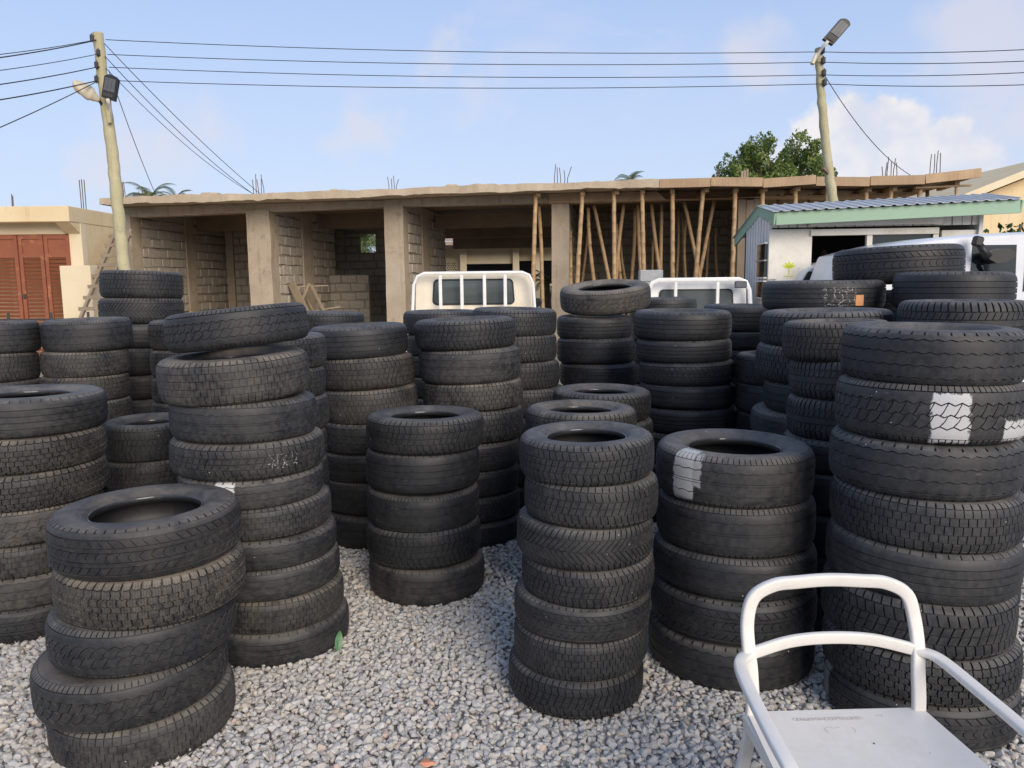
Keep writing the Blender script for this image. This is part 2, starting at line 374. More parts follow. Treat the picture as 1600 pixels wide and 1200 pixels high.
def gravel():
    import bmesh
    mat = stone_mat()
    protos = bpy.data.collections.new('stone_shapes')      # never linked: source shapes only
    for k in range(14):
        bm = bmesh.new(); n = random.randint(11, 17)
        for i in range(n):
            v = Vector(rng.normal(size=3)).normalized()
            v = Vector((v.x*random.uniform(.85, 1.25), v.y*random.uniform(.7, 1), v.z*random.uniform(.5, .85)))*0.5
            bm.verts.new(v)
        r = bmesh.ops.convex_hull(bm, input=bm.verts)
        loose = [v for v in bm.verts if not v.link_faces]; bmesh.ops.delete(bm, geom=loose, context='VERTS')
        bmesh.ops.bevel(bm, geom=bm.edges[:], offset=0.05, segments=1, affect='EDGES')
        me = bpy.data.meshes.new('stone'); bm.to_mesh(me); bm.free(); me.materials.append(mat)
        protos.objects.link(bpy.data.objects.new('stone', me))
    # points: a bed of stones, nearest area densest, seen between the stacks
    P = []; S = []
    def layer(step, smin, smax, z0, z1, ymin, ymax):
        ny = int((ymax-ymin)/step); xm = .74*ymax+.55; nx = int(2*xm/step)
        gx, gy = np.meshgrid(np.arange(nx), np.arange(ny)); n = gx.size
        X = -xm+(gx.ravel()+.5*(gy.ravel() % 2)+rng.random(n)*.9)*step; Y = ymin+(gy.ravel()+rng.random(n)*.9)*step
        k = np.abs(X) < .74*Y+.55; X, Y = X[k], Y[k]; n = len(X)
        s = smin+(smax-smin)*rng.random(n)**1.8; z = z0+(z1-z0)*rng.random(n)
        P.append(np.stack([X, Y, z], 1)); S.append(s)
    layer(.025, 0.022, 0.034, 0.001, 0.008, 1.3, 4.0); layer(.0295, 0.029, 0.051, 0.008, 0.015, 1.3, 4.0); layer(.075, 0.012, 0.024, 0.022, 0.032, 1.3, 4.0)
    layer(.034, 0.028, 0.042, 0.001, 0.008, 4.0, 6.0); layer(.036, 0.030, 0.052, 0.010, 0.022, 4.0, 6.0)
    P = np.concatenate(P); S = np.concatenate(S); N = len(P)
    # low swells in the raked surface
    P[:, 2] += 0.006*(1+np.sin(P[:, 0]*2.3+0.7)*np.sin(P[:, 1]*1.9))
    me = bpy.data.meshes.new('gravel'); me.from_pydata(P.tolist(), [], [])
    def attr(name, typ, data, key='value'):
        a = me.attributes.new(name, typ, 'POINT'); a.data.foreach_set(key, np.asarray(data, dtype=np.int32 if typ == 'INT' else np.float32).ravel())
    rot = rng.random((N, 3))*2*math.pi; rot[:, :2] = rng.normal(0, 0.32, (N, 2))
    attr('rot', 'FLOAT_VECTOR', rot, 'vector'); attr('size', 'FLOAT', S)
    patch = 0.5+0.5*np.sin(P[:, 0]*1.7+1)*np.sin(P[:, 1]*2.1+.4)
    attr('tone', 'FLOAT', np.clip(rng.normal(0.55, 0.19, N)+0.12*(patch-.5), 0, 1)); attr('warm', 'FLOAT', rng.random(N))
    attr('pick', 'INT', rng.integers(0, 14, N))
    me.materials.append(mat)
    ob = link('gravel', me); tag(ob, 'loose grey crushed stone spread under the tyre stacks', 'gravel', kind='stuff')
    ng = bpy.data.node_groups.new('scatter_stones', 'GeometryNodeTree')
    ng.interface.new_socket('Geometry', in_out='INPUT', socket_type='NodeSocketGeometry'); ng.interface.new_socket('Geometry', in_out='OUTPUT', socket_type='NodeSocketGeometry')
    gi = ng.nodes.new('NodeGroupInput'); go = ng.nodes.new('NodeGroupOutput')
    ip = ng.nodes.new('GeometryNodeInstanceOnPoints'); ci = ng.nodes.new('GeometryNodeCollectionInfo')
    ci.inputs['Collection'].default_value = protos; ci.inputs['Separate Children'].default_value = True; ci.inputs['Reset Children'].default_value = True
    def na(name, typ):
        n = ng.nodes.new('GeometryNodeInputNamedAttribute'); n.data_type = typ; n.inputs[0].default_value = name; return n.outputs[0]
    L = ng.links.new
    L(gi.outputs[0], ip.inputs['Points']); L(ci.outputs[0], ip.inputs['Instance']); ip.inputs['Pick Instance'].default_value = True
    L(na('pick', 'INT'), ip.inputs['Instance Index'])
    er = ng.nodes.new('FunctionNodeEulerToRotation'); L(na('rot', 'FLOAT_VECTOR'), er.inputs[0]); L(er.outputs[0], ip.inputs['Rotation'])
    L(na('size', 'FLOAT'), ip.inputs['Scale']); L(ip.outputs[0], go.inputs[0])
    md = ob.modifiers.new('scatter', 'NODES'); md.node_group = ng
ground(); gravel()

# ------------------------------------------------------------------ tyres
TR, TW = 0.33, 0.19            # prototype outer radius and section width
def rubber(name, paints=(), scrib=()):
    """worn rubber; dust and brown come from each object's own properties; paints = [(u0, half_u, s0, s1, tone)]"""
    m, t, b = new_mat(name); co = coords(t); g = t.new('ShaderNodeNewGeometry')
    dust = t.new('ShaderNodeAttribute', attribute_type='OBJECT', attribute_name='dust').outputs['Fac']
    brown = t.new('ShaderNodeAttribute', attribute_type='OBJECT', attribute_name='brown').outputs['Fac']
    sipe = t.new('ShaderNodeAttribute', attribute_type='OBJECT', attribute_name='sipe').outputs['Fac']
    seed = t.new('ShaderNodeAttribute', attribute_type='OBJECT', attribute_name='seed').outputs['Fac']
    off = t.new('ShaderNodeCombineXYZ'); t.l.new(seed, off.inputs[0]); t.l.new(seed, off.inputs[2])
    p = t.vmath('ADD', co, off.outputs[0])
    n1 = t.noise(p, 5.5, 6, 0.62, dist=0.6); n2 = t.noise(p, 42, 5, 0.65); n3 = t.noise(p, 140, 3, 0.6)
    up = t.new('ShaderNodeSeparateXYZ'); t.l.new(g.outputs['Normal'], up.inputs[0])
    lie = t.smooth(up.outputs[2], 0.25, 0.95)               # dust lies on faces that point up
    f = t.math('MULTIPLY', t.math('POWER', dust, 1.25), t.math('MULTIPLY_ADD', t.smooth(n1, 0.28, 0.74), 0.62, t.math('MULTIPLY', t.smooth(n2, 0.34, 0.72), 0.62)))
    f = t.math('MINIMUM', f, 1.0)
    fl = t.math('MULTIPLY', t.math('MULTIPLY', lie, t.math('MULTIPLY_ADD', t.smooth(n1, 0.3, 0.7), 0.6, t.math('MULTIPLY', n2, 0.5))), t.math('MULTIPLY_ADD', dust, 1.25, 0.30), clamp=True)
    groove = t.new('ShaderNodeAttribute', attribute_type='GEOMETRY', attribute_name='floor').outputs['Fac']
    fl = t.math('MULTIPLY', fl, t.math('SUBTRACT', 1.0, groove))      # lying dust masked out of the grooves, painting their shade into the colour
    base = t.mix(n2, (0.0065, 0.0072, 0.0090), (0.0165, 0.0175, 0.0205))
    dcol = t.mix(brown, (0.102, 0.102, 0.102), (0.130, 0.109, 0.083))
    col = t.mix(f, base, dcol)
    col = t.mix(fl, col, t.mix(brown, (0.18, 0.173, 0.162), (0.23, 0.187, 0.138)))
    # scuffs: pale scratches and specks
    mp = t.new('ShaderNodeMapping'); t.l.new(p, mp.inputs[0]); mp.inputs['Scale'].default_value = (9, 9, 60)
    sc = t.smooth(t.noise(mp.outputs[0], 1.0, 5, 0.7), 0.66, 0.74)
    col = t.mix(t.math('MULTIPLY', sc, 0.45), col, (0.18, 0.175, 0.165))
    vo = t.new('ShaderNodeTexVoronoi'); vo.inputs['Scale'].default_value = 26; t.l.new(p, vo.inputs['Vector'])
    sp = t.math('MULTIPLY', t.math('LESS_THAN', vo.outputs['Distance'], 0.065), t.math('GREATER_THAN', t.noise(p, 11, 2), 0.60))
    col = t.mix(t.math('MULTIPLY', sp, 0.75), col, (0.55, 0.54, 0.52))
    uvn = t.new('ShaderNodeUVMap'); su = t.new('ShaderNodeSeparateXYZ'); t.l.new(uvn.outputs[0], su.inputs[0]); u, s = su.outputs[0], su.outputs[1]
    # fine sipes across the tread blocks
    zz = t.math('MULTIPLY', t.math('PINGPONG', t.math('MULTIPLY', s, 9.0), 0.5), 0.6)
    fr = t.math('FRACT', t.math('ADD', t.math('MULTIPLY', u, sipe), zz))
    line = t.math('MULTIPLY', t.math('LESS_THAN', t.math('ABSOLUTE', t.math('SUBTRACT', fr, 0.5)), 0.09), t.math('GREATER_THAN', sipe, 1.0))
    line = t.math('MULTIPLY', line, t.math('LESS_THAN', t.math('ABSOLUTE', s), 0.86))
    line = t.math('MULTIPLY', line, t.smooth(n1, 0.35, 0.5))
    col = t.mix(t.math('MULTIPLY', line, 0.6), col, (0.008, 0.008, 0.008))
    # moulded bands and worn raised marks on the sidewall (relief only)
    cu = t.new('ShaderNodeCombineXYZ'); t.l.new(t.math('MULTIPLY', u, 150.0), cu.inputs[0]); t.l.new(t.math('MULTIPLY', s, 16.0), cu.inputs[1]); t.l.new(seed, cu.inputs[2])
    sa = t.math('ABSOLUTE', s); band = t.math('MULTIPLY', t.smooth(sa, 1.20, 1.23), t.smooth(sa, 1.42, 1.39))
    arcs = t.smooth(t.noise(cu.outputs[0], 0.035, 1, 0.5), 0.50, 0.53)
    mark = t.math('MULTIPLY', t.math('MULTIPLY', t.smooth(t.noise(cu.outputs[0], 1.0, 1, 0.4), 0.5, 0.56), band), arcs)
    ringl = t.math('MULTIPLY', t.math('LESS_THAN', t.math('PINGPONG', t.math('MULTIPLY', sa, 14.0), 0.5), 0.09), t.math('GREATER_THAN', sa, 1.02))
    for (u0, hu, s0, s1, tone) in paints:
        du = t.math('ABSOLUTE', t.math('SUBTRACT', u, u0)); wob = t.math('MULTIPLY', t.math('SUBTRACT', n2, 0.5), 0.022)
        a = t.smooth(t.math('ADD', du, wob), hu+0.001, hu-0.003)
        sc_ = t.math('ADD', s, t.math('MULTIPLY', t.math('SUBTRACT', t.noise(p, 30, 4, 0.7), 0.5), 0.55))
        a = t.math('MULTIPLY', a, t.smooth(sc_, s0, s0+0.10)); a = t.math('MULTIPLY', a, t.smooth(sc_, s1, s1-0.06))
        a = t.math('MULTIPLY', a, t.math('MULTIPLY_ADD', t.smooth(n3, 0.62, 0.72), -0.5, 1.0))
        rd = t.vmath('LENGTH', t.vmath('MULTIPLY', co, (1, 1, 0)))
        gr = t.new('ShaderNodeAttribute', attribute_type='GEOMETRY', attribute_name='floor').outputs['Fac']
        a = t.math('MULTIPLY', a, t.math('SUBTRACT', 1.0, gr))
        col = t.mix(a, col, (tone, tone, tone*0.985))
    for (u0, u1, s0, s1, per) in scrib:      # chalk strokes
        inside = t.math('MULTIPLY', t.math('MULTIPLY', t.math('GREATER_THAN', u, u0), t.math('LESS_THAN', u, u1)), t.math('MULTIPLY', t.math('GREATER_THAN', s, s0), t.math('LESS_THAN', s, s1)))
        w = t.math('FRACT', t.math('ADD', t.math('MULTIPLY', u, per), t.math('MULTIPLY', t.noise(p, 22, 2), 2.2)))
        w2 = t.math('FRACT', t.math('ADD', t.math('MULTIPLY', s, 2.2), t.math('MULTIPLY', t.noise(p, 17, 2), 2.6)))
        k = t.math('MAXIMUM', t.math('LESS_THAN', w, 0.10), t.math('LESS_THAN', w2, 0.07))
        k = t.math('MULTIPLY', t.math('MULTIPLY', k, inside), t.smooth(n3, 0.42, 0.58))
        col = t.mix(t.math('MULTIPLY', k, 0.8), col, (0.5, 0.5, 0.49))
    t.set(b, 'Base Color', col)
    t.set(b, 'Roughness', t.math('MULTIPLY_ADD', n2, 0.25, t.math('MULTIPLY_ADD', t.math('MAXIMUM', f, fl), 0.45, 0.38)))
    b.inputs['Specular IOR Level'].default_value = 0.42
    bp = t.new('ShaderNodeBump'); bp.inputs['Strength'].default_value = 0.45; bp.inputs['Distance'].default_value = 0.0022
    h = t.math('ADD', t.math('MULTIPLY', n2, 0.6), t.math('MULTIPLY', n3, 0.35)); h = t.math('SUBTRACT', h, t.math('MULTIPLY', line, 0.8)); h = t.math('ADD', h, t.math('ADD', t.math('MULTIPLY', mark, 1.6), t.math('MULTIPLY', ringl, 0.35)))
    t.l.new(h, bp.inputs['Height']); t.l.new(bp.outputs[0], b.inputs['Normal'])
    return m
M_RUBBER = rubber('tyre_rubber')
M_BEAD = rubber('tyre_bead')
MATS['tyre_bead'].node_tree.nodes['Principled BSDF'].inputs['Coat Weight'].default_value = 0.6
def liner_mat():
    return mottled('inner_liner', (0.014, 0.014, 0.016), (0.026, 0.026, 0.029), 0.5, 8, 40, 0.15, 0.003)
M_LINER = liner_mat()

# cross-section: superellipse crown and shoulder, bulging sidewall, bead
_b, _n = 0.078, 4.2
_t = np.linspace(0, math.pi/2, 400)
_pz = TW/2*np.sin(_t)**(2/_n*1.0); _pr = (TR-_b)+_b*np.cos(_t)**(2/_n*1.15)
_i_end = int(np.argmax(_pr < TR-0.030)); _cr, _cz = _pr[:_i_end+1], _pz[:_i_end+1]
_cs = np.concatenate([[0], np.cumsum(np.hypot(np.diff(_cr), np.diff(_cz)))]); _cs /= _cs[-1]
_nr = np.gradient(_cz, _cs); _nz = -np.gradient(_cr, _cs); _nl = np.hypot(_nr, _nz); _nr /= _nl; _nz /= _nl
def prof(s, depth):
    a = min(abs(s), 1.0); r = np.interp(a, _cs, _cr); z = np.interp(a, _cs, _cz); nr = np.interp(a, _cs, _nr); nz = np.interp(a, _cs, _nz)
    sg = 1 if s >= 0 else -1
    return r-depth*nr, sg*(z-depth*nz)
class Tread:
    def __init__(s): s.v = []; s.uv = []; s.f = []; s.fl = []
    def vert(s, u, sv, depth, fl=0.0):
        r, z = prof(sv, depth); a = 2*math.pi*u
        s.v.append((r*math.cos(a), r*math.sin(a), z)); s.uv.append((u, sv)); s.fl.append(fl); return len(s.v)-1
    def strip(s, edges, n, depth, k=None):
        """continuous rib between edge functions lo(u), hi(u)"""
        lo, hi = edges; us = [i/n for i in range(n+1)]; span = abs(hi(0)-lo(0)); k = k or max(1, int(span/0.10+.5)); rows = []
        for u in us:
            a, b = lo(u), hi(u); row = [s.vert(u, a, depth, 1.0)]+[s.vert(u, a+(b-a)*j/k, 0) for j in range(k+1)]+[s.vert(u, b, depth, 1.0)]; rows.append(row)
        for r0, r1 in zip(rows, rows[1:]):
            for j in range(len(r0)-1): s.f.append((r0[j], r1[j], r1[j+1], r0[j+1]))
    def blocks(s, lo, hi, n, gap, depth, off=lambda x: 0.0, phase=0.0, m=2, gapf=None):
        """n blocks between edge functions; off(sfrac) shifts them sideways in pitch units"""
        for i in range(n):
            jit = 0.0; u0 = (i+phase)/n; span = abs(hi(u0)-lo(u0)); k = max(2, int(span/0.09+.5))
            g0 = gap/2
            grid = []
            for a in range(m+1):
                col = []
                for j in range(k+1):
                    x = j/k; uu = (i+phase+g0+(1-2*g0)*a/m+off(x))/n
                    sv = lo(uu)+(hi(uu)-lo(uu))*x; col.append((uu, sv))
                grid.append(col)
            top = [[s.vert(u, v, 0) for u, v in col] for col in grid]
            for a in range(m):
                for j in range(k): s.f.append((top[a][j], top[a+1][j], top[a+1][j+1], top[a][j+1]))
            per = [(0, j) for j in range(k, 0, -1)]+[(a, 0) for a in range(m)]+[(m, j) for j in range(k)]+[(a, k) for a in range(m, 0, -1)]
            low = [s.vert(grid[a][j][0], grid[a][j][1], depth, 1.0) for a, j in per]; hi_ = [top[a][j] for a, j in per]; L = len(per)
            for q in range(L): s.f.append((hi_[q], low[q], low[(q+1) % L], hi_[(q+1) % L]))
    def floor(s, depth, n=144):
        ss = np.linspace(-1, 1, 25); rows = []
        for i in range(n+1):
            rows.append([s.vert(i/n, v, depth*min(1, (1-abs(v))*14+.02), 1.0) for v in ss])
        for r0, r1 in zip(rows, rows[1:]):
            for j in range(len(ss)-1): s.f.append((r0[j], r1[j], r1[j+1], r0[j+1]))
    def mesh(s, name):
        me = bpy.data.meshes.new(name); me.from_pydata(s.v, [], s.f); me.materials.append(M_RUBBER)
        me.polygons.foreach_set('use_smooth', [True]*len(s.f)); me.set_sharp_from_angle(angle=rad(38))
        li = np.empty(len(me.loops), dtype=np.int32); me.loops.foreach_get('vertex_index', li)
        uvl = me.uv_layers.new(name='UVMap'); uvl.data.foreach_set('uv', np.asarray(s.uv, dtype=np.float32)[li].ravel())
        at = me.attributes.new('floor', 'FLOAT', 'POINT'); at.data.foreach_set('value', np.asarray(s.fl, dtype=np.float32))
        return me
C_ = lambda v: (lambda u: v)
def zig(v, amp, per, ph=0.0):
    def f(u):
        x = (u*per+ph) % 1.0; return v+amp*(4*abs(x-.5)-1)
    return f
def step(v, amp, per, ph=0.0):
    def f(u):
        x = (u*per+ph) % 1.0; k = min(1, max(-1, (abs(x-.5)-.25)*9)); return v+amp*k
    return f
def sym(T, lo, hi, fn):
    fn(lo, hi); fn(lambda u: -hi(u), lambda u: -lo(u))
def tread_mesh(kind):
    T = Tread(); sk = lambda a: (lambda x: a*x); chev = lambda a: (lambda x: a*abs(x-.5)*2)
    g = 0.042
    if kind == 'zigzag':          # van tyre: zigzag circumferential grooves, small nicks on the shoulder
        D = 0.0066; ed = [-.62, -.21, .21, .62]; P = 46
        E = [(zig(e-g*.5, .030, P, .5*i), zig(e+g*.5, .030, P, .5*i)) for i, e in enumerate(ed)]
        for i in range(3): T.strip((E[i][1], E[i+1][0]), P*4, D)
        for sg in (0, 1):
            if sg: T.strip((E[3][1], C_(.80)), P*4, D)
            else: T.strip((C_(-.80), E[0][0]), P*4, D)
        T.blocks(C_(.80), C_(.99), P, .16, D*.8); T.blocks(C_(-.99), C_(-.80), P, .16, D*.8, phase=.5)
    elif kind == 'fine_rib':      # worn van rib: two wavy grooves and hairline straight ones
        D = 0.0048; P = 40
        e = [zig(-.40, .022, P), zig(.40, .022, P, .5)]
        T.strip((C_(-.03), C_(.03)), 160, D); T.strip((lambda u: e[0](u)+.018, C_(-.055)), 160, D); T.strip((C_(.055), lambda u: e[1](u)-.018), 160, D)
        T.strip((C_(-.70), lambda u: e[0](u)-.018), 160, D); T.strip((lambda u: e[1](u)+.018, C_(.70)), 160, D)
        for s_ in (1, -1):
            a, b = sorted((s_*.725, s_*.985)); T.blocks(C_(a), C_(b), 92, .17, D*.5)
    elif kind == 'chevron':       # arrow blocks between straight grooves
        D = 0.0071; n = 58
        T.blocks(C_(-.57), C_(-.335), n, .13, D, sk(.6)); T.blocks(C_(.335), C_(.57), n, .13, D, sk(-.6))
        T.blocks(C_(-.15), C_(.15), n, .10, D, chev(.5)); T.strip((C_(-.31), C_(-.185)), 174, D); T.strip((C_(.185), C_(.31)), 174, D)
        T.strip((C_(-.82), C_(-.62)), 174, D); T.strip((C_(.62), C_(.82)), 174, D)
        T.blocks(C_(.83), C_(.99), n, .18, D); T.blocks(C_(-.99), C_(-.83), n, .18, D)
    elif kind == 'knobbly':       # deep interlocking blocks
        D = 0.0116; n = 64
        for i, (a, b) in enumerate(((-.66, -.40), (-.36, -.13), (-.09, .09), (.13, .36), (.40, .66))):
            T.blocks(step(a, .020, n*2, .25*i), step(b, .020, n*2, .25*i+.5), n, .15, D, chev(.10 if i % 2 else -.10), phase=.5*(i % 2), m=4)
        T.blocks(step(.71, .02, n), C_(.99), n, .20, D, sk(.1)); T.blocks(C_(-.99), step(-.71, .02, n), n, .20, D, sk(-.1), phase=.5)
    elif kind == 'block':         # winter passenger tyre: square blocks
        D = 0.0071; n = 62
        for i, (a, b) in enumerate(((-.64, -.30), (-.26, -.02), (.02, .26), (.30, .64))):
            T.blocks(C_(a), C_(b), n, .16, D, sk((-.25, .3, .3, -.25)[i]), phase=(0, .3, .6, .1)[i])
        T.blocks(C_(.68), C_(.985), n, .18, D, sk(.12)); T.blocks(C_(-.985), C_(-.68), n, .18, D, sk(-.12), phase=.4)
    elif kind == 'straight':      # plain ribs, four straight grooves
        D = 0.0071; e = [-.66, -.40, -.13, .13, .40, .66]
        for a, b in ((-.41, -.16), (-.12, .12), (.16, .41)): T.strip((C_(a), C_(b)), 144, D)
        T.strip((C_(-.78), C_(-.45)), 144, D); T.strip((C_(.45), C_(.78)), 144, D)
        T.blocks(C_(.785), C_(.985), 50, .10, D*.6); T.blocks(C_(-.985), C_(-.785), 50, .10, D*.6)
    elif kind == 'herringbone':   # directional slanted bars
        D = 0.0071; n = 68
        T.blocks(C_(.03), C_(.50), n, .22, D, sk(1.5)); T.blocks(C_(-.50), C_(-.03), n, .22, D, sk(-1.5), phase=0)
        T.blocks(C_(.54), C_(.985), n, .22, D, sk(.5), phase=.6); T.blocks(C_(-.985), C_(-.54), n, .22, D, sk(-.5), phase=.1)
    elif kind == 'lug':           # centre ribs with heavy shoulder lugs
        D = 0.0101; n = 58
        T.strip((step(-.12, .012, n), step(.12, .012, n)), 160, D)
        T.blocks(C_(.17), C_(.45), n, .16, D, sk(.4)); T.blocks(C_(-.45), C_(-.17), n, .16, D, sk(.4), phase=.3)
        T.blocks(C_(.50), C_(.985), n, .26, D, sk(.15), phase=.2); T.blocks(C_(-.985), C_(-.50), n, .26, D, sk(-.15), phase=.7)
    elif kind == 'brick':         # small offset bricks
        D = 0.0059; n = 70
        for i, (a, b) in enumerate(((-.72, -.46), (-.43, -.17), (-.14, .14), (.17, .43), (.46, .72))):
            T.blocks(C_(a), C_(b), n, .13, D, phase=.5*(i % 2))
        T.blocks(C_(.75), C_(.985), n, .20, D); T.blocks(C_(-.985), C_(-.75), n, .20, D)
    elif kind == 'diamond':       # zigzag grooves with slanted cuts
        D = 0.0066; n = 48
        z1 = lambda u: zig(-.36, .045, n)(u); z2 = lambda u: zig(.36, .045, n, .5)(u); z0 = lambda u: zig(0, .045, n, .25)(u)
        gp = .022
        T.blocks(lambda u: z1(u)+gp, lambda u: z0(u)-gp, n, .10, D, sk(.5), m=4); T.blocks(lambda u: z0(u)+gp, lambda u: z2(u)-gp, n, .10, D, sk(.5), m=4)
        T.strip((C_(-.70), lambda u: z1(u)-gp), n*4, D); T.strip((lambda u: z2(u)+gp, C_(.70)), n*4, D)
        T.blocks(C_(.74), C_(.985), n*2, .20, D*.6); T.blocks(C_(-.985), C_(-.74), n*2, .20, D*.6)
    T.floor(D)
    return T.mesh('tread_'+kind)
def lathe(profile, n, mat, name, sharp=None):
    v = []; uv = []; f = []; k = len(profile)
    for i in range(n+1):
        a = 2*math.pi*i/n
        for j, (r, z) in enumerate(profile): v.append((r*math.cos(a), r*math.sin(a), z)); uv.append((i/n, 1.0+0.6*j/k if z > 0 else -1-0.6*j/k))
    for i in range(n):
        for j in range(k-1): f.append((i*k+j, (i+1)*k+j, (i+1)*k+j+1, i*k+j+1))
    me = bpy.data.meshes.new(name); me.from_pydata(v, [], f); me.materials.append(mat)
    me.polygons.foreach_set('use_smooth', [True]*len(f))
    if sharp: me.set_sharp_from_angle(angle=rad(sharp))
    li = np.empty(len(me.loops), dtype=np.int32); me.loops.foreach_get('vertex_index', li)
    me.uv_layers.new(name='UVMap').data.foreach_set('uv', np.asarray(uv, dtype=np.float32)[li].ravel())
    return me
def side_profile(style):
    pts = [(float(r), float(z)) for r, z in zip(_pr[_i_end::14], _pz[_i_end::14])]
    if pts[-1][0] > TR-_b+.001: pts.append((TR-_b, TW/2))
    r0 = TR-_b; rb = 0.199; zb = TW*(.37 if style != 2 else .34)
    for q in np.linspace(0.06, 1, 18):
        z = TW/2-(TW/2-zb)*q**2.0; r = r0+(rb-r0)*q
        ring = 0.0
        for c, w, h in {0: ((.18, .03, .0012), (.62, .03, .0012)), 1: ((.10, .03, .001), (.35, .05, .0018), (.75, .04, .0014)), 2: ((.3, .04, .0022), (.55, .10, .0012))}[style]:
            ring += h*math.exp(-((q-c)/w)**2)
        pts.append((r, z+ring))
    return pts, zb
SIDES, BEADS = [], []
for st in range(3):
    pts, zb = side_profile(st)
    SIDES.append((lathe(pts, 120, M_RUBBER, 'sidewall'), lathe([(r, -z) for r, z in pts][::-1], 120, M_RUBBER, 'sidewall')))
    bl = [(0.199, zb), (0.1965, zb+.0035), (0.193, zb+.003), (0.1905, zb-.001), (0.1895, zb-.010), (0.192, zb-.020), (0.199, zb-.024)]
    BEADS.append((lathe(bl, 96, M_BEAD, 'bead'), lathe([(r, -z) for r, z in bl][::-1], 96, M_BEAD, 'bead')))
_lp = [(0.199, TW*.24), (0.235, TW*.38), (0.275, TW*.41), (0.302, TW*.33), (0.312, TW*.15), (0.313, 0)]
LINER = lathe((_lp+[(r, -z) for r, z in _lp[:-1]][::-1]), 72, M_LINER, 'inner_liner')
KINDS = {'z': 'zigzag', 'r': 'fine_rib', 'c': 'chevron', 'k': 'knobbly', 'b': 'block', 's': 'straight', 'h': 'herringbone', 'l': 'lug', 'i': 'brick', 'd': 'diamond'}
TREADS = {k: tread_mesh(v) for k, v in KINDS.items()}
LOOK = {'z': 'zigzag-grooved', 'r': 'fine-ribbed', 'c': 'arrow-patterned', 'k': 'knobbly deep-tread', 'b': 'block-tread', 's': 'straight-ribbed', 'h': 'herringbone-tread', 'l': 'heavy-lugged', 'i': 'small-block', 'd': 'diamond-cut'}
SIPE = {'z': 0, 'r': 0, 'c': 0, 'k': 230, 'b': 300, 's': 0, 'h': 260, 'l': 0, 'i': 0, 'd': 0}
ORD = ['top', 'second', 'third', 'fourth', 'fifth', 'sixth', 'seventh', 'eighth', 'ninth', 'tenth', 'eleventh', 'twelfth']
def make_tyre(loc, R, W, kind, dust, brown, label, group, rot=(0, 0, 0), mat=None):
    t = empty('tyre', loc, rot); tag(t, label, 'tyre', group)
    st = random.randrange(3); q_ = random.uniform(-.012, .012); sc = (R/TR*(1+q_), R/TR*(1-q_), W/TW); seed = random.uniform(0, 50)
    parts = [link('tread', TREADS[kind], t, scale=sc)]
    up, lo = SIDES[st]; ub, lb = BEADS[st]
    parts += [link('sidewall', up, t, scale=sc), link('sidewall', lo, t, scale=sc), link('bead', ub, t, scale=sc), link('bead', lb, t, scale=sc)]
    for p in parts:
        p['dust'] = dust; p['brown'] = brown; p['seed'] = seed; p['sipe'] = float(SIPE[kind])
    for p in parts[3:]: p['dust'] = dust*.35
    link('inner_liner', LINER, t, scale=sc)
    if mat:
        for p in parts[:2]: p.material_slots[0].link = 'OBJECT'; p.material_slots[0].material = mat
    return t
# paint marks: u = 0.5 is turned to face the camera on these tyres
PAINT = {'p10': rubber('rubber_white_swipe', [(0.398, .026, -.80, 1.22, .42), (0.43, .010, -.2, 1.05, .30)]),
         'p11': rubber('rubber_white_patches', [(0.537, .031, -.90, .70, .46), (0.675, .045, -.85, -.10, .44)]),
         'p2': rubber('rubber_white_corner', [(0.44, .022, .3, 1.3, .55)]),
         'p8': rubber('rubber_grey_stripe', [(0.30, .022, -1.2, 1.2, .20)]),
         'chalk': rubber('rubber_chalk_marks', scrib=[(0.535, 0.60, -.35, .35, 70)]),
         'chalk2': rubber('rubber_chalk_lines', scrib=[(0.50, 0.585, -.6, .5, 55)])}
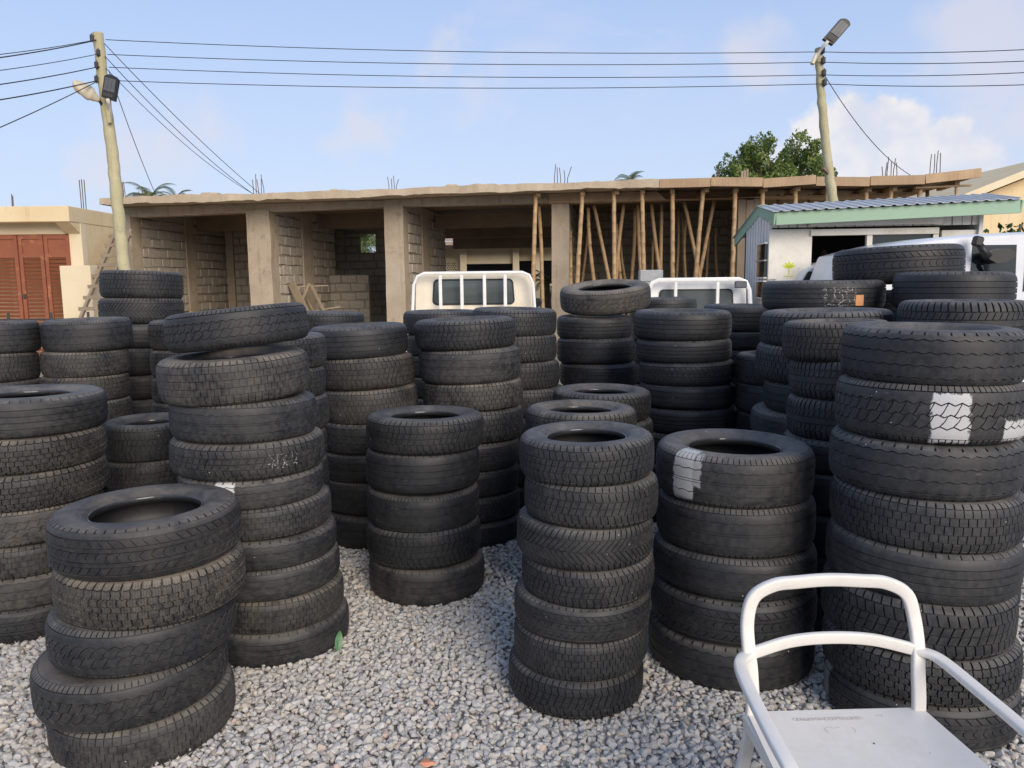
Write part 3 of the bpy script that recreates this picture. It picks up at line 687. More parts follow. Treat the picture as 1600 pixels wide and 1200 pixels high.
# each stack: name for labels, distance from the camera to the stack's axis, thickness of top tyre (m), rows top->bottom
# row: (x_left, x_right, y_lower_edge, tread, dust, brown, extras)   in photo pixels; None = hidden, continue the stack
STACKS = [
 ('five-tyre stack out on the open gravel', 3.05, .180, True, [
   (75, 380, 906, 'c', .30, .55, {}), (82, 389, 980, 'k', .75, .75, {}), (74, 374, 1053, 'd', .28, .25, {}),
   (50, 362, 1132, 'd', .34, .45, {'r': 8}), (75, 374, 1195, 'i', .55, .45, {})]),
 ('tall leaning ten-tyre stack', 3.62, .165, True, [
   (258, 482, 552, 'd', .30, .2, {'tilt': 5.0, 'lift': .030, 'pit': -3}), (245, 485, 634, 'i', .68, .5, {'tilt': 3}), (265, 496, 697, 'r', .42, .25, {}), (267, 507, 755, 'b', .48, .4, {'mat': 'chalk'}),
   (278, 508, 800, 'z', .50, .3, {'mat': 'p2'}), (290, 520, 850, 'i', .48, .35, {}), (298, 528, 896, 'z', .32, .2, {}), (305, 533, 945, 'r', .46, .25, {}), (311, 540, 996, 'i', .50, .6, {}), (318, 548, 1048, 's', .34, .3, {})]),
 ('seven-tyre stack behind the five-tyre gravel stack', 4.40, .175, True, [
   (-88, 170, 686, 's', .50, .2, {}), (-92, 170, 742, 'k', .62, .6, {}), (-88, 174, 800, 'k', .52, .5, {}), (-90, 170, 856, 'd', .85, .5, {}), (-88, 168, 905, 'i', .62, .5, {}), (-84, 172, 956, 'z', .75, .5, {}), (-82, 172, 1007, 'c', .22, .2, {})]),
 ('low stack tucked beside the leaning stack', 4.75, .20, False, [
   (160, 312, 724, 'b', .30, .2, {}), (162, 316, 772, 'b', .34, .5, {})]),
 ('stack right behind the leaning stack', 4.34, .17, False, [
   (355, 510, 580, 'i', .42, .3, {}), (358, 509, 628, 'b', .45, .35, {}), (360, 515, 682, 'i', .42, .35, {}), (356, 512, 730, 'z', .30, .2, {})]),
 ('slightly leaning stack beyond the gravel gap', 5.00, .19, False, [
   (484, 637, 562, 's', .26, .1, {'tilt': 2.5}), (494, 648, 612, 'b', .52, .55, {'tilt': 2}), (500, 654, 665, 'i', .48, .5, {'tilt': 2}), (500, 655, 714, 'z', .26, .2, {}), (502, 655, 758, 'r', .22, .2, {})]),
 ('free-standing five-tyre stack at the end of the gravel gap', 4.08, .175, True, [
   (572, 757, 714, 'b', .26, .2, {}), (572, 750, 774, 's', .22, .1, {}), (574, 749, 830, 'r', .24, .15, {}), (574, 752, 888, 'b', .22, .2, {}), (577, 758, 943, 's', .42, .55, {})]),
 ('stack behind the free-standing five-tyre stack', 4.92, .18, False, [
   (648, 805, 549, 'b', .28, .2, {'tilt': 1.5}), (655, 813, 603, 'r', .55, .3, {'tilt': 1.5}), (660, 818, 646, 'i', .65, .6, {'tilt': 1}), (659, 818, 696, 'i', .35, .3, {}), (655, 812, 741, 'c', .3, .2, {})]),
 ('stack of square-block tyres in the back row', 5.75, .185, False, [
   (737, 870, 526, 'i', .32, .15, {}), (738, 870, 569, 'b', .32, .2, {}), (740, 874, 612, 'b', .30, .2, {}), (748, 885, 655, 'i', .30, .2, {})]),
 ('back-row stack crowned with a tilted brown tyre', 6.25, .185, False, [
   (875, 1017, 487, 'd', .70, .75, {'tilt': 3, 'pit': 9, 'lift': .05, 'ytop': 1}), (870, 988, 531, 's', .30, .2, {}), (870, 992, 571, 'z', .24, .1, {}), (874, 996, 609, 'c', .22, .2, {}), (876, 998, 646, 'r', .22, .2, {})]),
 ('dark stack of ribbed tyres in front of the white cab', 5.42, .185, False, [
   (990, 1143, 533, 's', .22, .1, {}), (994, 1143, 569, 's', .20, .1, {}), (998, 1148, 606, 'c', .20, .1, {}), (998, 1149, 643, 'r', .22, .1, {}), (1000, 1150, 682, 's', .2, .1, {})]),
 ('stack half hidden behind the ribbed tyres', 6.95, .19, False, [(982, 1090, 502, 's', .3, .2, {})]),
 ('back-row stack beside the kiosk wall', 6.55, .2, False, [(1098, 1222, 519, 's', .25, .1, {}), (1098, 1222, 548, 'z', .25, .1, {}), (1098, 1220, 580, 'r', .25, .1, {})]),
 ('narrow seven-tyre stack', 2.98, .155, True, [
   (812, 1022, 762, 'b', .34, .1, {}), (820, 1028, 829, 'b', .38, .3, {}), (808, 1020, 893, 'h', .36, .3, {}), (815, 1022, 950, 'b', .36, .35, {}), (804, 1016, 1006, 'c', .32, .3, {}), (803, 1012, 1065, 'i', .34, .3, {}), (795, 1005, 1124, 'b', .26, .2, {})]),
 ('low stack right behind the narrow seven-tyre stack', 4.05, .17, False, [(820, 996, 704, 'b', .46, .5, {})]),
 ('low stack in front of the ribbed tyres', 4.78, .17, False, [(864, 1017, 664, 'b', .36, .25, {}), (868, 1020, 708, 'r', .4, .3, {})]),
 ('wide five-tyre stack with the white-painted top tyre', 3.36, .205, True, [
   (1024, 1272, 797, 'r', .42, .3, {'mat': 'p10'}), (1026, 1272, 876, 'r', .28, .25, {}), (1020, 1275, 942, 'r', .22, .15, {}), (1016, 1275, 1011, 'c', .22, .2, {}), (1013, 1271, 1080, 'z', .34, .4, {})]),
 ('eight-tyre stack behind the white chair', 3.18, .185, True, [
   (1312, 1606, 605, 'z', .34, .2, {}), (1303, 1606, 697, 'd', .40, .3, {'mat': 'p11'}), (1293, 1600, 782, 'z', .34, .15, {}), (1293, 1603, 862, 'i', .40, .2, {}), (1287, 1598, 943, 's', .36, .2, {}), (1278, 1590, 1028, 'b', .38, .2, {}), (1280, 1596, 1101, 'k', .40, .25, {}), (1284, 1592, 1172, 'c', .3, .2, {'mat': 'p8'})]),
 ('brown-topped stack beside the chair-side stack', 3.86, .17, False, [
   (1222, 1392, 567, 'b', .42, .65, {}), (1231, 1398, 628, 'l', .36, .1, {}), (1228, 1398, 692, 'l', .36, .15, {}), (1222, 1394, 745, 'z', .22, .1, {})]),
 ('stack of wide tyres behind the brown-topped stack', 4.62, .185, False, [
   (1187, 1397, 545, 'b', .40, .1, {}), (1180, 1390, 604, 'i', .34, .1, {}), (1192, 1395, 653, 'z', .26, .1, {}), (1172, 1380, 700, 'r', .4, .1, {})]),
 ('stack with a dusty pale top, behind the wide tyres', 5.38, .19, False, [(1148, 1290, 606, 'c', .40, .4, {}), (1148, 1290, 652, 'r', .34, .2, {}), (1150, 1290, 695, 's', .3, .2, {})]),
 ('rear stack of large truck tyres by the kiosk', 5.55, .185, False, [(1190, 1385, 486, 's', .34, .25, {'mat': 'chalk2', 'sticker': 1})]),
 ('rear stack of large truck tyres by the minibus', 5.35, .21, False, [(1392, 1590, 485, 's', .22, .1, {})]),
 ('dark stack in the gap between the large truck tyres', 6.35, .19, False, [(1330, 1450, 497, 's', .2, .1, {})]),
 ('stack between the chair-side stack and the minibus', 4.45, .2, False, [(1400, 1612, 540, 'l', .40, .2, {})]),
 ('far stack in front of the leaning ladder', 6.25, .19, False, [
   (154, 287, 467, 'b', .36, .25, {}), (153, 288, 507, 'h', .36, .2, {}), (150, 284, 545, 's', .2, .2, {}), (150, 284, 588, 'b', .2, .2, {})]),
 ('far stack in front of the red shutters', 5.50, .185, False, [
   (63, 208, 550, 'r', .42, .3, {}), (62, 204, 590, 'i', .62, .6, {}), (62, 204, 630, 'b', .60, .6, {}), (64, 208, 668, 'i', .55, .5, {})]),
 ('far stack at the end of the iron rail', 5.62, .185, False, [(-76, 65, 555, 's', .36, .3, {}), (-78, 64, 600, 'b', .48, .4, {})]),
 ('far stack hidden by the leaning stack', 5.55, .185, False, [(231, 374, 548, 'b', .4, .4, {}), (234, 376, 592, 'i', .42, .4, {}), (236, 378, 632, 'b', .4, .4, {})]),
 ('back-row stack beside the timber trestle', 6.45, .185, False, [(452, 570, 527, 'b', .28, .1, {})]),
 ('back-row stack below the cream cab', 6.55, .185, False, [(630, 750, 524, 'i', .28, .1, {})]),
]
def polar(x, y): d = ray(x, y); return math.atan2(d[0], d[1]), d[2]/math.hypot(d[0], d[1])
def z_at(x, y, dist): return EYE+polar(x, y)[1]*dist
for sname, D, t0, grounded, rows in STACKS:
    items = []; prevR = 0.32
    for (xl, xr, yb, kind, dust, brown, ex) in rows:
        al = polar(xl, yb-25)[0]; ar = polar(xr, yb-25)[0]; az = (al+ar)/2; R = D*math.sin((ar-al)/2)
        zb = z_at((xl+xr)/2, yb, D-R); items.append([az, R, zb, kind, dust, brown, ex])
    if grounded:
        e = items[-1][2]-0.012                      # let the lowest tyre sit on the stones
        z0 = items[0][2]
        for it in items: it[2] -= e*(z0+.2-it[2])/(z0+.2-items[-1][2]) if len(items) > 1 else e
    else:
        rem = items[-1][2]-0.012; n = max(1, round(rem/0.182)); th = rem/n
        for k in range(n):
            a = items[-1]; items.append([a[0]+random.uniform(-.004, .004), a[1]*random.uniform(.97, 1.02), a[2]-th, random.choice('zrbsicd'), .25, .2, {}])
    for i, (az, R, zb, kind, dust, brown, ex) in enumerate(items):
        zt = items[i-1][2] if i else zb+t0
        if i and ex is not None and 'lift' in items[i-1][6]: zt -= items[i-1][6]['lift']*0.9
        W = (zt-zb)*1.035; zc = (zt+zb)/2
        if 'lift' in ex: W = t0
        if 'lift' in ex and i == 0: zc = zb+W/2+ex['lift']*.25
        loc = (D*math.sin(az), D*math.cos(az), zc)
        tone = 'brown dusty' if brown > .45 and dust > .4 else ('grey dusty' if dust > .44 else 'black')
        lab = '%s %s tyre, %s in the %s' % (tone, LOOK[kind], 'topmost' if i == 0 else ORD[i]+' from the top', sname)
        if ex.get('mat') == 'p10': lab = 'black tyre with a white paint swipe, topmost in the wide five-tyre stack'
        if ex.get('mat') == 'p11': lab = 'tyre with two white paint patches, second from the top behind the white chair'
        if ex.get('sticker'): lab = 'large ribbed tyre with an orange paper label and chalk lines by the kiosk'
        words = lab.split()
        if len(words) > 16: lab = ' '.join(w for w in words if w not in ('right', 'the', 'a', 'out'))
        if len(lab.split()) > 16: lab = lab.replace(' from top', ' down')
        if len(lab.split()) > 16: lab = lab.replace(tone+' ', tone.split()[0]+' ')
        tx = rad(random.gauss(0, .8)); ty = rad(random.gauss(0, .8)); face = -math.pi/2-az     # outward to camera
        rz = face-math.pi if ex.get('mat') else random.uniform(0, 6.28)
        E_ = Matrix.Rotation(-az, 3, 'Z') @ Matrix.Rotation(-rad(ex.get('tilt', 0))+ty, 3, 'Y') @ Matrix.Rotation(-rad(ex.get('pit', 0))*-1+tx, 3, 'X') @ Matrix.Rotation(az+rz, 3, 'Z')
        if not ex.get('mat') and random.random() < .4: E_ = E_ @ Matrix.Rotation(math.pi, 3, 'X')
        o = make_tyre(loc, R, W, kind, dust, brown, lab, 'used tyres in stacks', E_.to_euler(), PAINT.get(ex.get('mat')))
        if ex.get('sticker'):
            a0, a1 = math.pi+.52, math.pi+.66; mb = MB(); vs = []
            for q in range(5):
                a = a0+(a1-a0)*q/4
                for rr in (R-.002, R+.004):
                    for z in (-.060, .005): vs.append((rr*math.cos(a), rr*math.sin(a), z))
            fs = []
            for q in range(4):
                k = q*4; fs += [(k+2, k+3, k+7, k+6), (k, k+4, k+5, k+1), (k+1, k+5, k+7, k+3), (k, k+2, k+6, k+4)]
            fs += [(0, 1, 3, 2), (16, 18, 19, 17)]
            mb.add(vs, fs); mb.build('paper_label', M_ORANGE, o)
# the loose tyre bridging the two rear stacks
P_ = at_Y(1401, 416, 5.30); d_ = math.hypot(P_[0], P_[1]); az_ = math.atan2(P_[0], P_[1]); R_ = d_*math.sin((polar(1505, 416)[0]-polar(1297, 416)[0])/2)
make_tyre((P_[0], P_[1], P_[2]+.004), R_, .245, 'c', .20, .2, 'large black tyre lying across two rear stacks below the black wing mirror', 'used tyres in stacks',
          (Matrix.Rotation(-az_, 3, 'Z') @ Matrix.Rotation(rad(-2.2), 3, 'Y') @ Matrix.Rotation(.4, 3, 'Z')).to_euler())

# ------------------------------------------------------------------ unfinished concrete building
A0 = at_z(158, 309, 3.75); B0 = at_z(1390, 276, 3.75); BANG = math.atan2(B0[1]-A0[1], B0[0]-A0[0])
bu = np.array([math.cos(BANG), math.sin(BANG), 0]); bv = np.array([-bu[1], bu[0], 0]); BORG = np.array([A0[0], A0[1], 0])
def loc_b(P): q = P-BORG; return float(q @ bu), float(q @ bv), float(q[2])
def hv(x, y, v): return loc_b(at_plane(x, y, BORG+bv*v, bv))      # pixel on a plane parallel to the front
def hu(x, y, u): return loc_b(at_plane(x, y, BORG+bu*u, bu))      # pixel on a cross wall
CV = 0.9                                                            # column line behind the slab edge
building = empty('unfinished_building', tuple(BORG), (0, 0, BANG))
tag(building, 'long unfinished concrete building with flat slab roof, raw columns and open bays', 'building')
def rough_bar(path, sec_h, sec_v, name, mat, parent, amp=.02, n=60):
    """concrete member with uneven edges: path along u, rectangular section"""
    us = np.linspace(path[0], path[1], n); mb = MB(); vs = []; fs = []
    (v0, v1), (z0f, z1f) = sec_v, sec_h
    ph = rng.random(8)*6
    def wob(u, k): return amp*(math.sin(u*1.7+ph[k])*.5+math.sin(u*5.3+ph[(k+3) % 8])*.3+rng.normal(0, .28))
    for u in us:
        z0 = z0f(u) if callable(z0f) else z0f; z1 = z1f(u) if callable(z1f) else z1f
        vs += [(u, v0+wob(u, 0), z0+wob(u, 1)), (u, v1, z0), (u, v1, z1), (u, v0+wob(u, 2), z1+wob(u, 3))]
    for i in range(n-1):
        k = i*4; fs += [(k+j, k+4+j, k+4+(j+1) % 4, k+(j+1) % 4) for j in range(4)]
    fs += [(0, 1, 2, 3), (n*4-1, n*4-2, n*4-3, n*4-4)]
    fs = [f[::-1] for f in fs]; mb.add(vs, fs); return mb.build(name, mat, parent)
u_end = hv(1535, 262, 0)[0]; u_frame = hv(1030, 282, 0)[0]
def ztop(u):      # measured slab line: sags in the middle, kicks up at the far end
    pts = [(158, 309), (300, 304), (470, 300), (640, 293), (800, 287), (900, 284), (1100, 278), (1250, 276), (1390, 277), (1470, 270), (1535, 263)]
    q = [hv(x, y, 0) for x, y in pts]; return float(np.interp(u, [a[0] for a in q], [a[2] for a in q]))
DEPTH = 10.5
slab = rough_bar((-.05, u_frame), (lambda u: ztop(u)-.165, ztop), (0, .5), 'slab_edge', M_SLABEDGE, building, .022, 110)
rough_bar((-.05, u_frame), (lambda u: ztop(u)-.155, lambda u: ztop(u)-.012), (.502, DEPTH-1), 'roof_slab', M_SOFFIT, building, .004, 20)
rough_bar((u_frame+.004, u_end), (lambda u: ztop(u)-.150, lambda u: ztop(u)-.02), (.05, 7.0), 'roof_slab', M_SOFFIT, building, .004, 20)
# plank form along the fresh end of the slab
us = np.linspace(u_frame+.002, u_end, 7)
for i in range(6):
    mb = MB(); a, b = us[i]+.004, us[i+1]-.004; dz = rng.normal(0, .012)
    mb.beam((a, .02+rng.normal(0, .006), ztop(a)-.09+dz), (b, .02+rng.normal(0, .006), ztop(b)-.09-dz), .035, .19, ch=.004)
    mb.build('form_plank', M_WOOD, building)
mb = MB(); mb.beam((u_end-1.2, .25, ztop(u_end-1.2)-.24), (u_end-.05, .35, ztop(u_end)-.30), .10, .035); mb.build('form_plank', M_WOOD, building)
# rubble and mortar lumps left on the slab edge
for x, w in ((325, 26), (705, 16), (520, 10)):
    u, _, _ = hv(x, 290, .2); mb = MB(); mb.box((u, .35, ztop(u)+.03), (w*.0155, .3, .07), (0, .02, .1), ch=.012); mb.build('slab_lump', M_SLABEDGE, building)
# front beam above the columns
def beam_z(x, y): return hv(x, y, CV)[2]
zb_l = beam_z(210, 341); zb_m = beam_z(620, 324); zb_r = beam_z(870, 317)
u0 = hv(190, 340, CV)[0]
rough_bar((u0, hv(862, 330, CV)[0]), (lambda u: np.interp(u, [u0, 7, 11], [zb_l+.02, zb_m+.02, zb_r]), lambda u: ztop(u)-.150), (CV-.02, CV+.30), 'front_beam', M_CONC, building, .014, 70)
rough_bar((hv(858, 330, CV)[0]+.003, u_end-1.0), (lambda u: zb_r-.02+(u-11)*.008, lambda u: ztop(u)-.35 if u > u_frame else ztop(u)-.16), (CV-.10, CV+.30), 'front_beam', M_WOOD, building, .012, 40)
# columns: left and right photo edge, top y, bottom y
COLS = []
for k, (xl, xr, yt) in enumerate(((187, 204, 338), (385, 421, 331), (600, 630, 322), (862, 889, 318))):
    ul, ur = hv(xl, yt, CV)[0], hv(xr, yt, CV)[0]; zt = hv((xl+xr)/2, yt, CV)[2]+.05; mb = MB(); n = 10
    for j in range(n):      # slightly bulged lifts of poured concrete
        pass
    vs = []; fs = []; w = ur-ul
    for j in range(n+1):
        z = zt*j/n; e = rng.normal(0, .005, 4)
        vs += [(ul+e[0], CV-.035+e[1], z), (ur+e[2], CV-.035+e[1], z), (ur+e[2], CV+.42, z), (ul+e[0], CV+.42, z)]
    for j in range(n):
        q = j*4; fs += [(q+i, q+(i+1) % 4, q+4+(i+1) % 4, q+4+i) for i in range(4)]
    fs += [(3, 2, 1, 0), (n*4, n*4+1, n*4+2, n*4+3)]
    mb.add(vs, fs); mb.build('column', M_CONC, building); COLS.append((ul, ur, zt))
# floor plinth
mb = MB(); mb.box(((u0+u_end)/2, DEPTH/2+CV-.4, .08), (u_end-u0+.4, DEPTH+.4, .16)); mb.build('floor_slab', M_CONC, building)

# ---- block walls: a recessed mortar core with proud blocks laid in courses
BL, BH = 0.43, 0.205
def block_mesh(i):
    mb = MB(); e = [rng.normal(0, .006) for _ in range(8)]
    mb.box((0, 0, 0), (1, 1, 1), ch=.035); mb.v = [(x+rng.normal(0, .014), y+rng.normal(0, .02), z+rng.normal(0, .03)) for x, y, z in mb.v]
    return mb.mesh('block', M_BLOCK)
BLOCKS = [block_mesh(i) for i in range(6)]
def block_wall(p0, p1, z0, z1, thick, singles, hole=None, side=1, parent=building, joint=.036):
    """wall from p0 to p1 (u,v) of the building; singles: each block its own part, else joined"""
    p0, p1 = Vector((*p0, 0)), Vector((*p1, 0)); d = p1-p0; L = d.length; d.normalize(); nrm = Vector((-d.y, d.x, 0)); rz = math.atan2(d.y, d.x)
    core = MB()
    segs = [(0, L, z0, z1)]
    if hole: a, b, c, e = hole; segs = [(0, a, z0, z1), (b, L, z0, z1), (a, b, z0, c), (a, b, e, z1)]
    for a, b, c, e in segs:
        if b-a > .01 and e-c > .01: core.box(p0+d*((a+b)/2)+Vector((0, 0, (c+e)/2)), (b-a, thick-.055, e-c), Matrix.Rotation(rz, 3, 'Z'))
    w = core.build('block_wall', M_MORTAR, parent); joined = MB(); nc = 0
    nrow = int((z1-z0)/(BH+joint)); pitch_z = (z1-z0)/nrow
    for r in range(nrow):
        zc = z0+(r+.5)*pitch_z; x = -(BL*.5 if r % 2 else 0)-rng.random()*.08
        while x < L:
            bl = BL+rng.normal(0, .02); a, b = max(x, .01), min(x+bl, L-.01); x += bl+joint+rng.normal(0, .006)
            if b-a < .06: continue
            if hole and b > hole[0]-.02 and a < hole[1]+.02 and zc > hole[2]-.05 and zc < hole[3]+.05:
                if a < hole[0]: b = min(b, hole[0])
                elif b > hole[1]: a = max(a, hole[1])
                else: continue
                if b-a < .06: continue
            c = p0+d*((a+b)/2)+nrm*(rng.normal(0, .008))+Vector((0, 0, zc+rng.normal(0, .008)))
            sc = (b-a, thick+rng.normal(0, .010), BH+rng.normal(0, .014))
            if singles:
                link('block', BLOCKS[nc % 6], w, c, (0, rng.normal(0, .012), rz), sc); nc += 1
            else:
                joined.box(c, sc, Matrix.Rotation(rz, 3, 'Z'), ch=.012)
    if not singles: tag(joined.build('block_courses', M_BLOCK, w), kind='stuff')
    return nc
NB = 0
zs = zb_l-.02
for k, (xw, xa, xb, xc) in enumerate(((205, 291, 305, 366), (422, 473, 489, 524), (630, 660, 671, 697))):
    uw = COLS[k][1]-.10; va = hu(xa, 400, uw+.1)[1]; vb = hu(xb, 400, uw+.1)[1]; vc = min(hu(xc, 400, uw+.1)[1], 7.2)
    NB += block_wall((uw, CV+.42), (uw, va), .16, 3.62, .20, True)
    mb = MB(); mb.box((uw, (va+vb)/2, zs/2), (.24, vb-va-.004, 7.24-zs), ch=.01); mb.build('inner_column', M_CONC, building)
    NB += block_wall((uw, vb), (uw, vc), .16, 3.62, .20, k == 2)
# cross beam half way in, and rear walls
mb = MB()
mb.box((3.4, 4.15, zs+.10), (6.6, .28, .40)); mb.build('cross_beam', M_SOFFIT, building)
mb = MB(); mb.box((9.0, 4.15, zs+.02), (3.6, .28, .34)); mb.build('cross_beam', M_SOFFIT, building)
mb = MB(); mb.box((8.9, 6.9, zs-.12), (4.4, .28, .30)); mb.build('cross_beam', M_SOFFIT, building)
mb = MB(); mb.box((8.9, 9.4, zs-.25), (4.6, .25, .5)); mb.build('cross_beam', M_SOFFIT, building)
# bay one: partition and back wall
ub1 = COLS[1][0]
block_wall((.2, 7.4), (3.9, 7.4), .16, 3.63, .2, False)
v_in = 5.6; ua = hv(369, 420, v_in)[0]
block_wall((ua, v_in), (ub1+.45, v_in), .16, 3.6, .2, False)
mb = MB(); mb.box((ua-.13, v_in, zs/2), (.24, .24, zs)); mb.build('inner_column', M_CONC, building)
# bay two: back wall with a window, and a half-height partition
vb2 = 7.0; ul2, ur2 = hv(524, 420, vb2)[0]-.3, hv(604, 420, vb2)[0]+.9
wa, wb = hv(538, 380, vb2), hv(588, 380, vb2); wz0, wz1 = hv(560, 395, vb2)[2], hv(560, 366, vb2)[2]
block_wall((ul2, vb2), (ur2, vb2), .16, 3.6, .2, False, hole=(wa[0]-ul2, wb[0]-ul2, wz0, wz1))
vp = 4.9; pa, pb = hv(513, 430, vp), hv(577, 430, vp)
NB += block_wall((pa[0], vp), (pb[0], vp), .16, pa[2], .15, True)
# bay four: dark block walls behind the props
ub4 = hv(889, 400, CV)[0]; ue4 = hv(1170, 400, CV)[0]
block_wall((ub4-.3, 6.4), (u_end-.6, 6.4), .16, 3.70, .2, False)
block_wall((ub4-.12, CV+.5), (ub4-.12, 6.3), .16, 3.6, .2, False)
block_wall((ue4+.35, CV+.6), (ue4+.35, 6.3), .16, 3.6, .2, False)
# boarded column form at the right-hand end of the props
ul, ur = hv(1153, 330, CV)[0], hv(1190, 330, CV)[0]; zt = zb_r
for i in range(3):
    a, b = ul+(ur-ul)*i/3, ul+(ur-ul)*(i+1)/3; mb = MB(); mb.box(((a+b)/2, CV+rng.normal(0, .006), zt/2), (b-a-.008, .05, zt+rng.normal(0, .03)), ch=.004); mb.build('form_board', M_WOODGREY, building)
mb = MB(); mb.box(((ul+ur)/2, CV+.24, zt/2), (ur-ul-.02, .38, zt-.05)); mb.build('column', M_CONC, building)
# starter bars on the roof
def rebar(x0, x1, ytop, v, n, parent=building, ybase=None, bend=0):
    for i in range(n):
        x = x0+(x1-x0)*i/max(1, n-1); u, _, zt = hv(x, ytop+rng.normal(0, 3), v); zbot = ztop(u)-.02
        mb = MB(); b = bend*(i == n-1); mb.tube([(u, v, zbot), (u+rng.normal(0, .01), v, (zt+zbot)/2), (u+rng.normal(0, .02)+b, v, zt)], .009, 6); mb.build('rebar', M_STEEL, parent)
rebar(188, 194, 283, .9, 3); rebar(218, 226, 296, .9, 3); rebar(395, 411, 280, 1.0, 5); rebar(607, 620, 276, 1.0, 4)
rebar(866, 886, 262, 1.0, 5, bend=.13); rebar(1384, 1402, 252, 1.4, 5); rebar(1455, 1471, 236, 1.4, 4); rebar(1380, 1386, 262, .6, 2)
rebar(1121, 1124, 268, 1.2, 2)
for i in range(3):
    u, _, zt = hv(1160+i*4, 262+i*3, .8); mb = MB(); mb.box((u, .8, ztop(u)+.12+.02*i), (.045, .03, .24)); mb.build('form_stub', M_WOODGREY, building)
# joist ends under the fresh slab, one over each front prop
def bearer(u, v=.30, z=None, w=.10):
    z = ztop(u)-.22 if z is None else z
    mb = MB(); mb.box((u, v+.55, z), (w, 1.15, .085), (0, 0, rng.normal(0, .04)), ch=.004); mb.build('bearer', M_WOOD, building)

# ------------------------------------------------------------------ bamboo props
def prop(x0, y0, x1, y1, v0, v1, r, label, ztopfix=None):
    t = hv(x0, y0, v0); b = hv(x1, y1, v1)
    # carry the line of the pole down to the floor
    k = (t[2]-.16)/(t[2]-b[2]); foot = (t[0]+(b[0]-t[0])*k, t[1]+(b[1]-t[1])*k, .16)
    W = lambda q: Vector(BORG+bu*q[0]+bv*q[1]+np.array([0, 0, q[2]]))
    T, Bp = W(t), W(foot); d = T-Bp; L = d.length; n = 15; pts = []; rs = []
    c1, c2 = rng.normal(0, .018, 2)
    for i in range(n+1):
        f = i/n; o_ = math.sin(math.pi*f)*c1+math.sin(2*math.pi*f)*c2
        pts.append(Vector((o_, rng.normal(0, .003), L*f))); rs.append(r*(1.08-.18*f))
        if i < n:
            pts.append(Vector((o_, 0, L*(f+.004)))); rs.append(r*(1.08-.18*f)*1.13)      # node ring
            pts.append(Vector((o_, 0, L*(f+.010)))); rs.append(r*(1.08-.18*f)*.98)
    mb = MB(); mb.tube(pts, rs, 9); o = mb.build('bamboo_prop', M_BAMBOO, smooth=True)
    o.location = Bp; o.rotation_euler = d.to_track_quat('Z', 'Y').to_euler()
    tag(o, label, 'prop', 'bamboo props under the slab')
FRONT = [(837, 300, 832, 470), (910, 300, 902, 443), (959, 297, 960, 437), (1003, 297, 1006, 437), (1051, 293, 1051, 428), (1099, 293, 1087, 431), (1149, 291, 1144, 428), (1192, 292, 1191, 320), (1243, 290, 1243, 318),
         (1292, 292, 1293, 316), (1353, 290, 1354, 315), (1393, 287, 1391, 312), (1439, 284, 1436, 310), (1494, 281, 1493, 306)]
for i, (a, b, c, e) in enumerate(FRONT):
    prop(a, b, c, e, .34, .34, .052 if i < 13 else .03, '%s bamboo prop of the outer row under the slab edge, counted from the cream truck' % (ORD+['thirteenth', 'fourteenth'])[i].replace('top', 'first')); bearer(hv(a, b, .34)[0]+.04)
INNER = [(842, 322, 849, 470, 1.0), (919, 325, 925, 440, 1.3), (918, 362, 909, 440, 3.0), (928, 320, 952, 437, 1.3), (975, 318, 966, 400, 1.35), (963, 350, 968, 437, 1.6), (970, 380, 978, 437, 2.6), (992, 325, 987, 437, 1.8), (997, 320, 1000, 437, 1.5),
         (1018, 319, 1029, 410, 1.4), (1034, 319, 1032, 408, 1.7), (1020, 377, 1017, 434, 2.8), (1060, 329, 1056, 425, 2.6), (1067, 341, 1068, 431, 2.8), (1072, 344, 1073, 431, 2.4), (1069, 316, 1086, 398, 1.4), (1116, 314, 1093, 431, 1.4),
         (1108, 368, 1104, 431, 2.6), (1119, 356, 1122, 425, 3.2), (891, 360, 893, 445, 1.7), (1342, 297, 1338, 315, 1.3), (1416, 298, 1411, 312, 1.3), (1265, 305, 1262, 320, 1.6), (1216, 305, 1217, 320, 1.7), (1449, 298, 1449, 312, 1.5)]
for (a, b, c, e, v) in INNER:
    lean = abs(a-c) > 9
    prop(a, b, c, e, v, v-.1, .046 if v < 2 else .036, 'steeply slanting bamboo prop among the inner props' if lean else ('thin bamboo prop deep in the shade behind the inner props' if v >= 2 else ('upright bamboo prop showing just above the kiosk roof' if b < 310 and a > 1200 else 'upright bamboo prop close behind the outer row under the slab')))

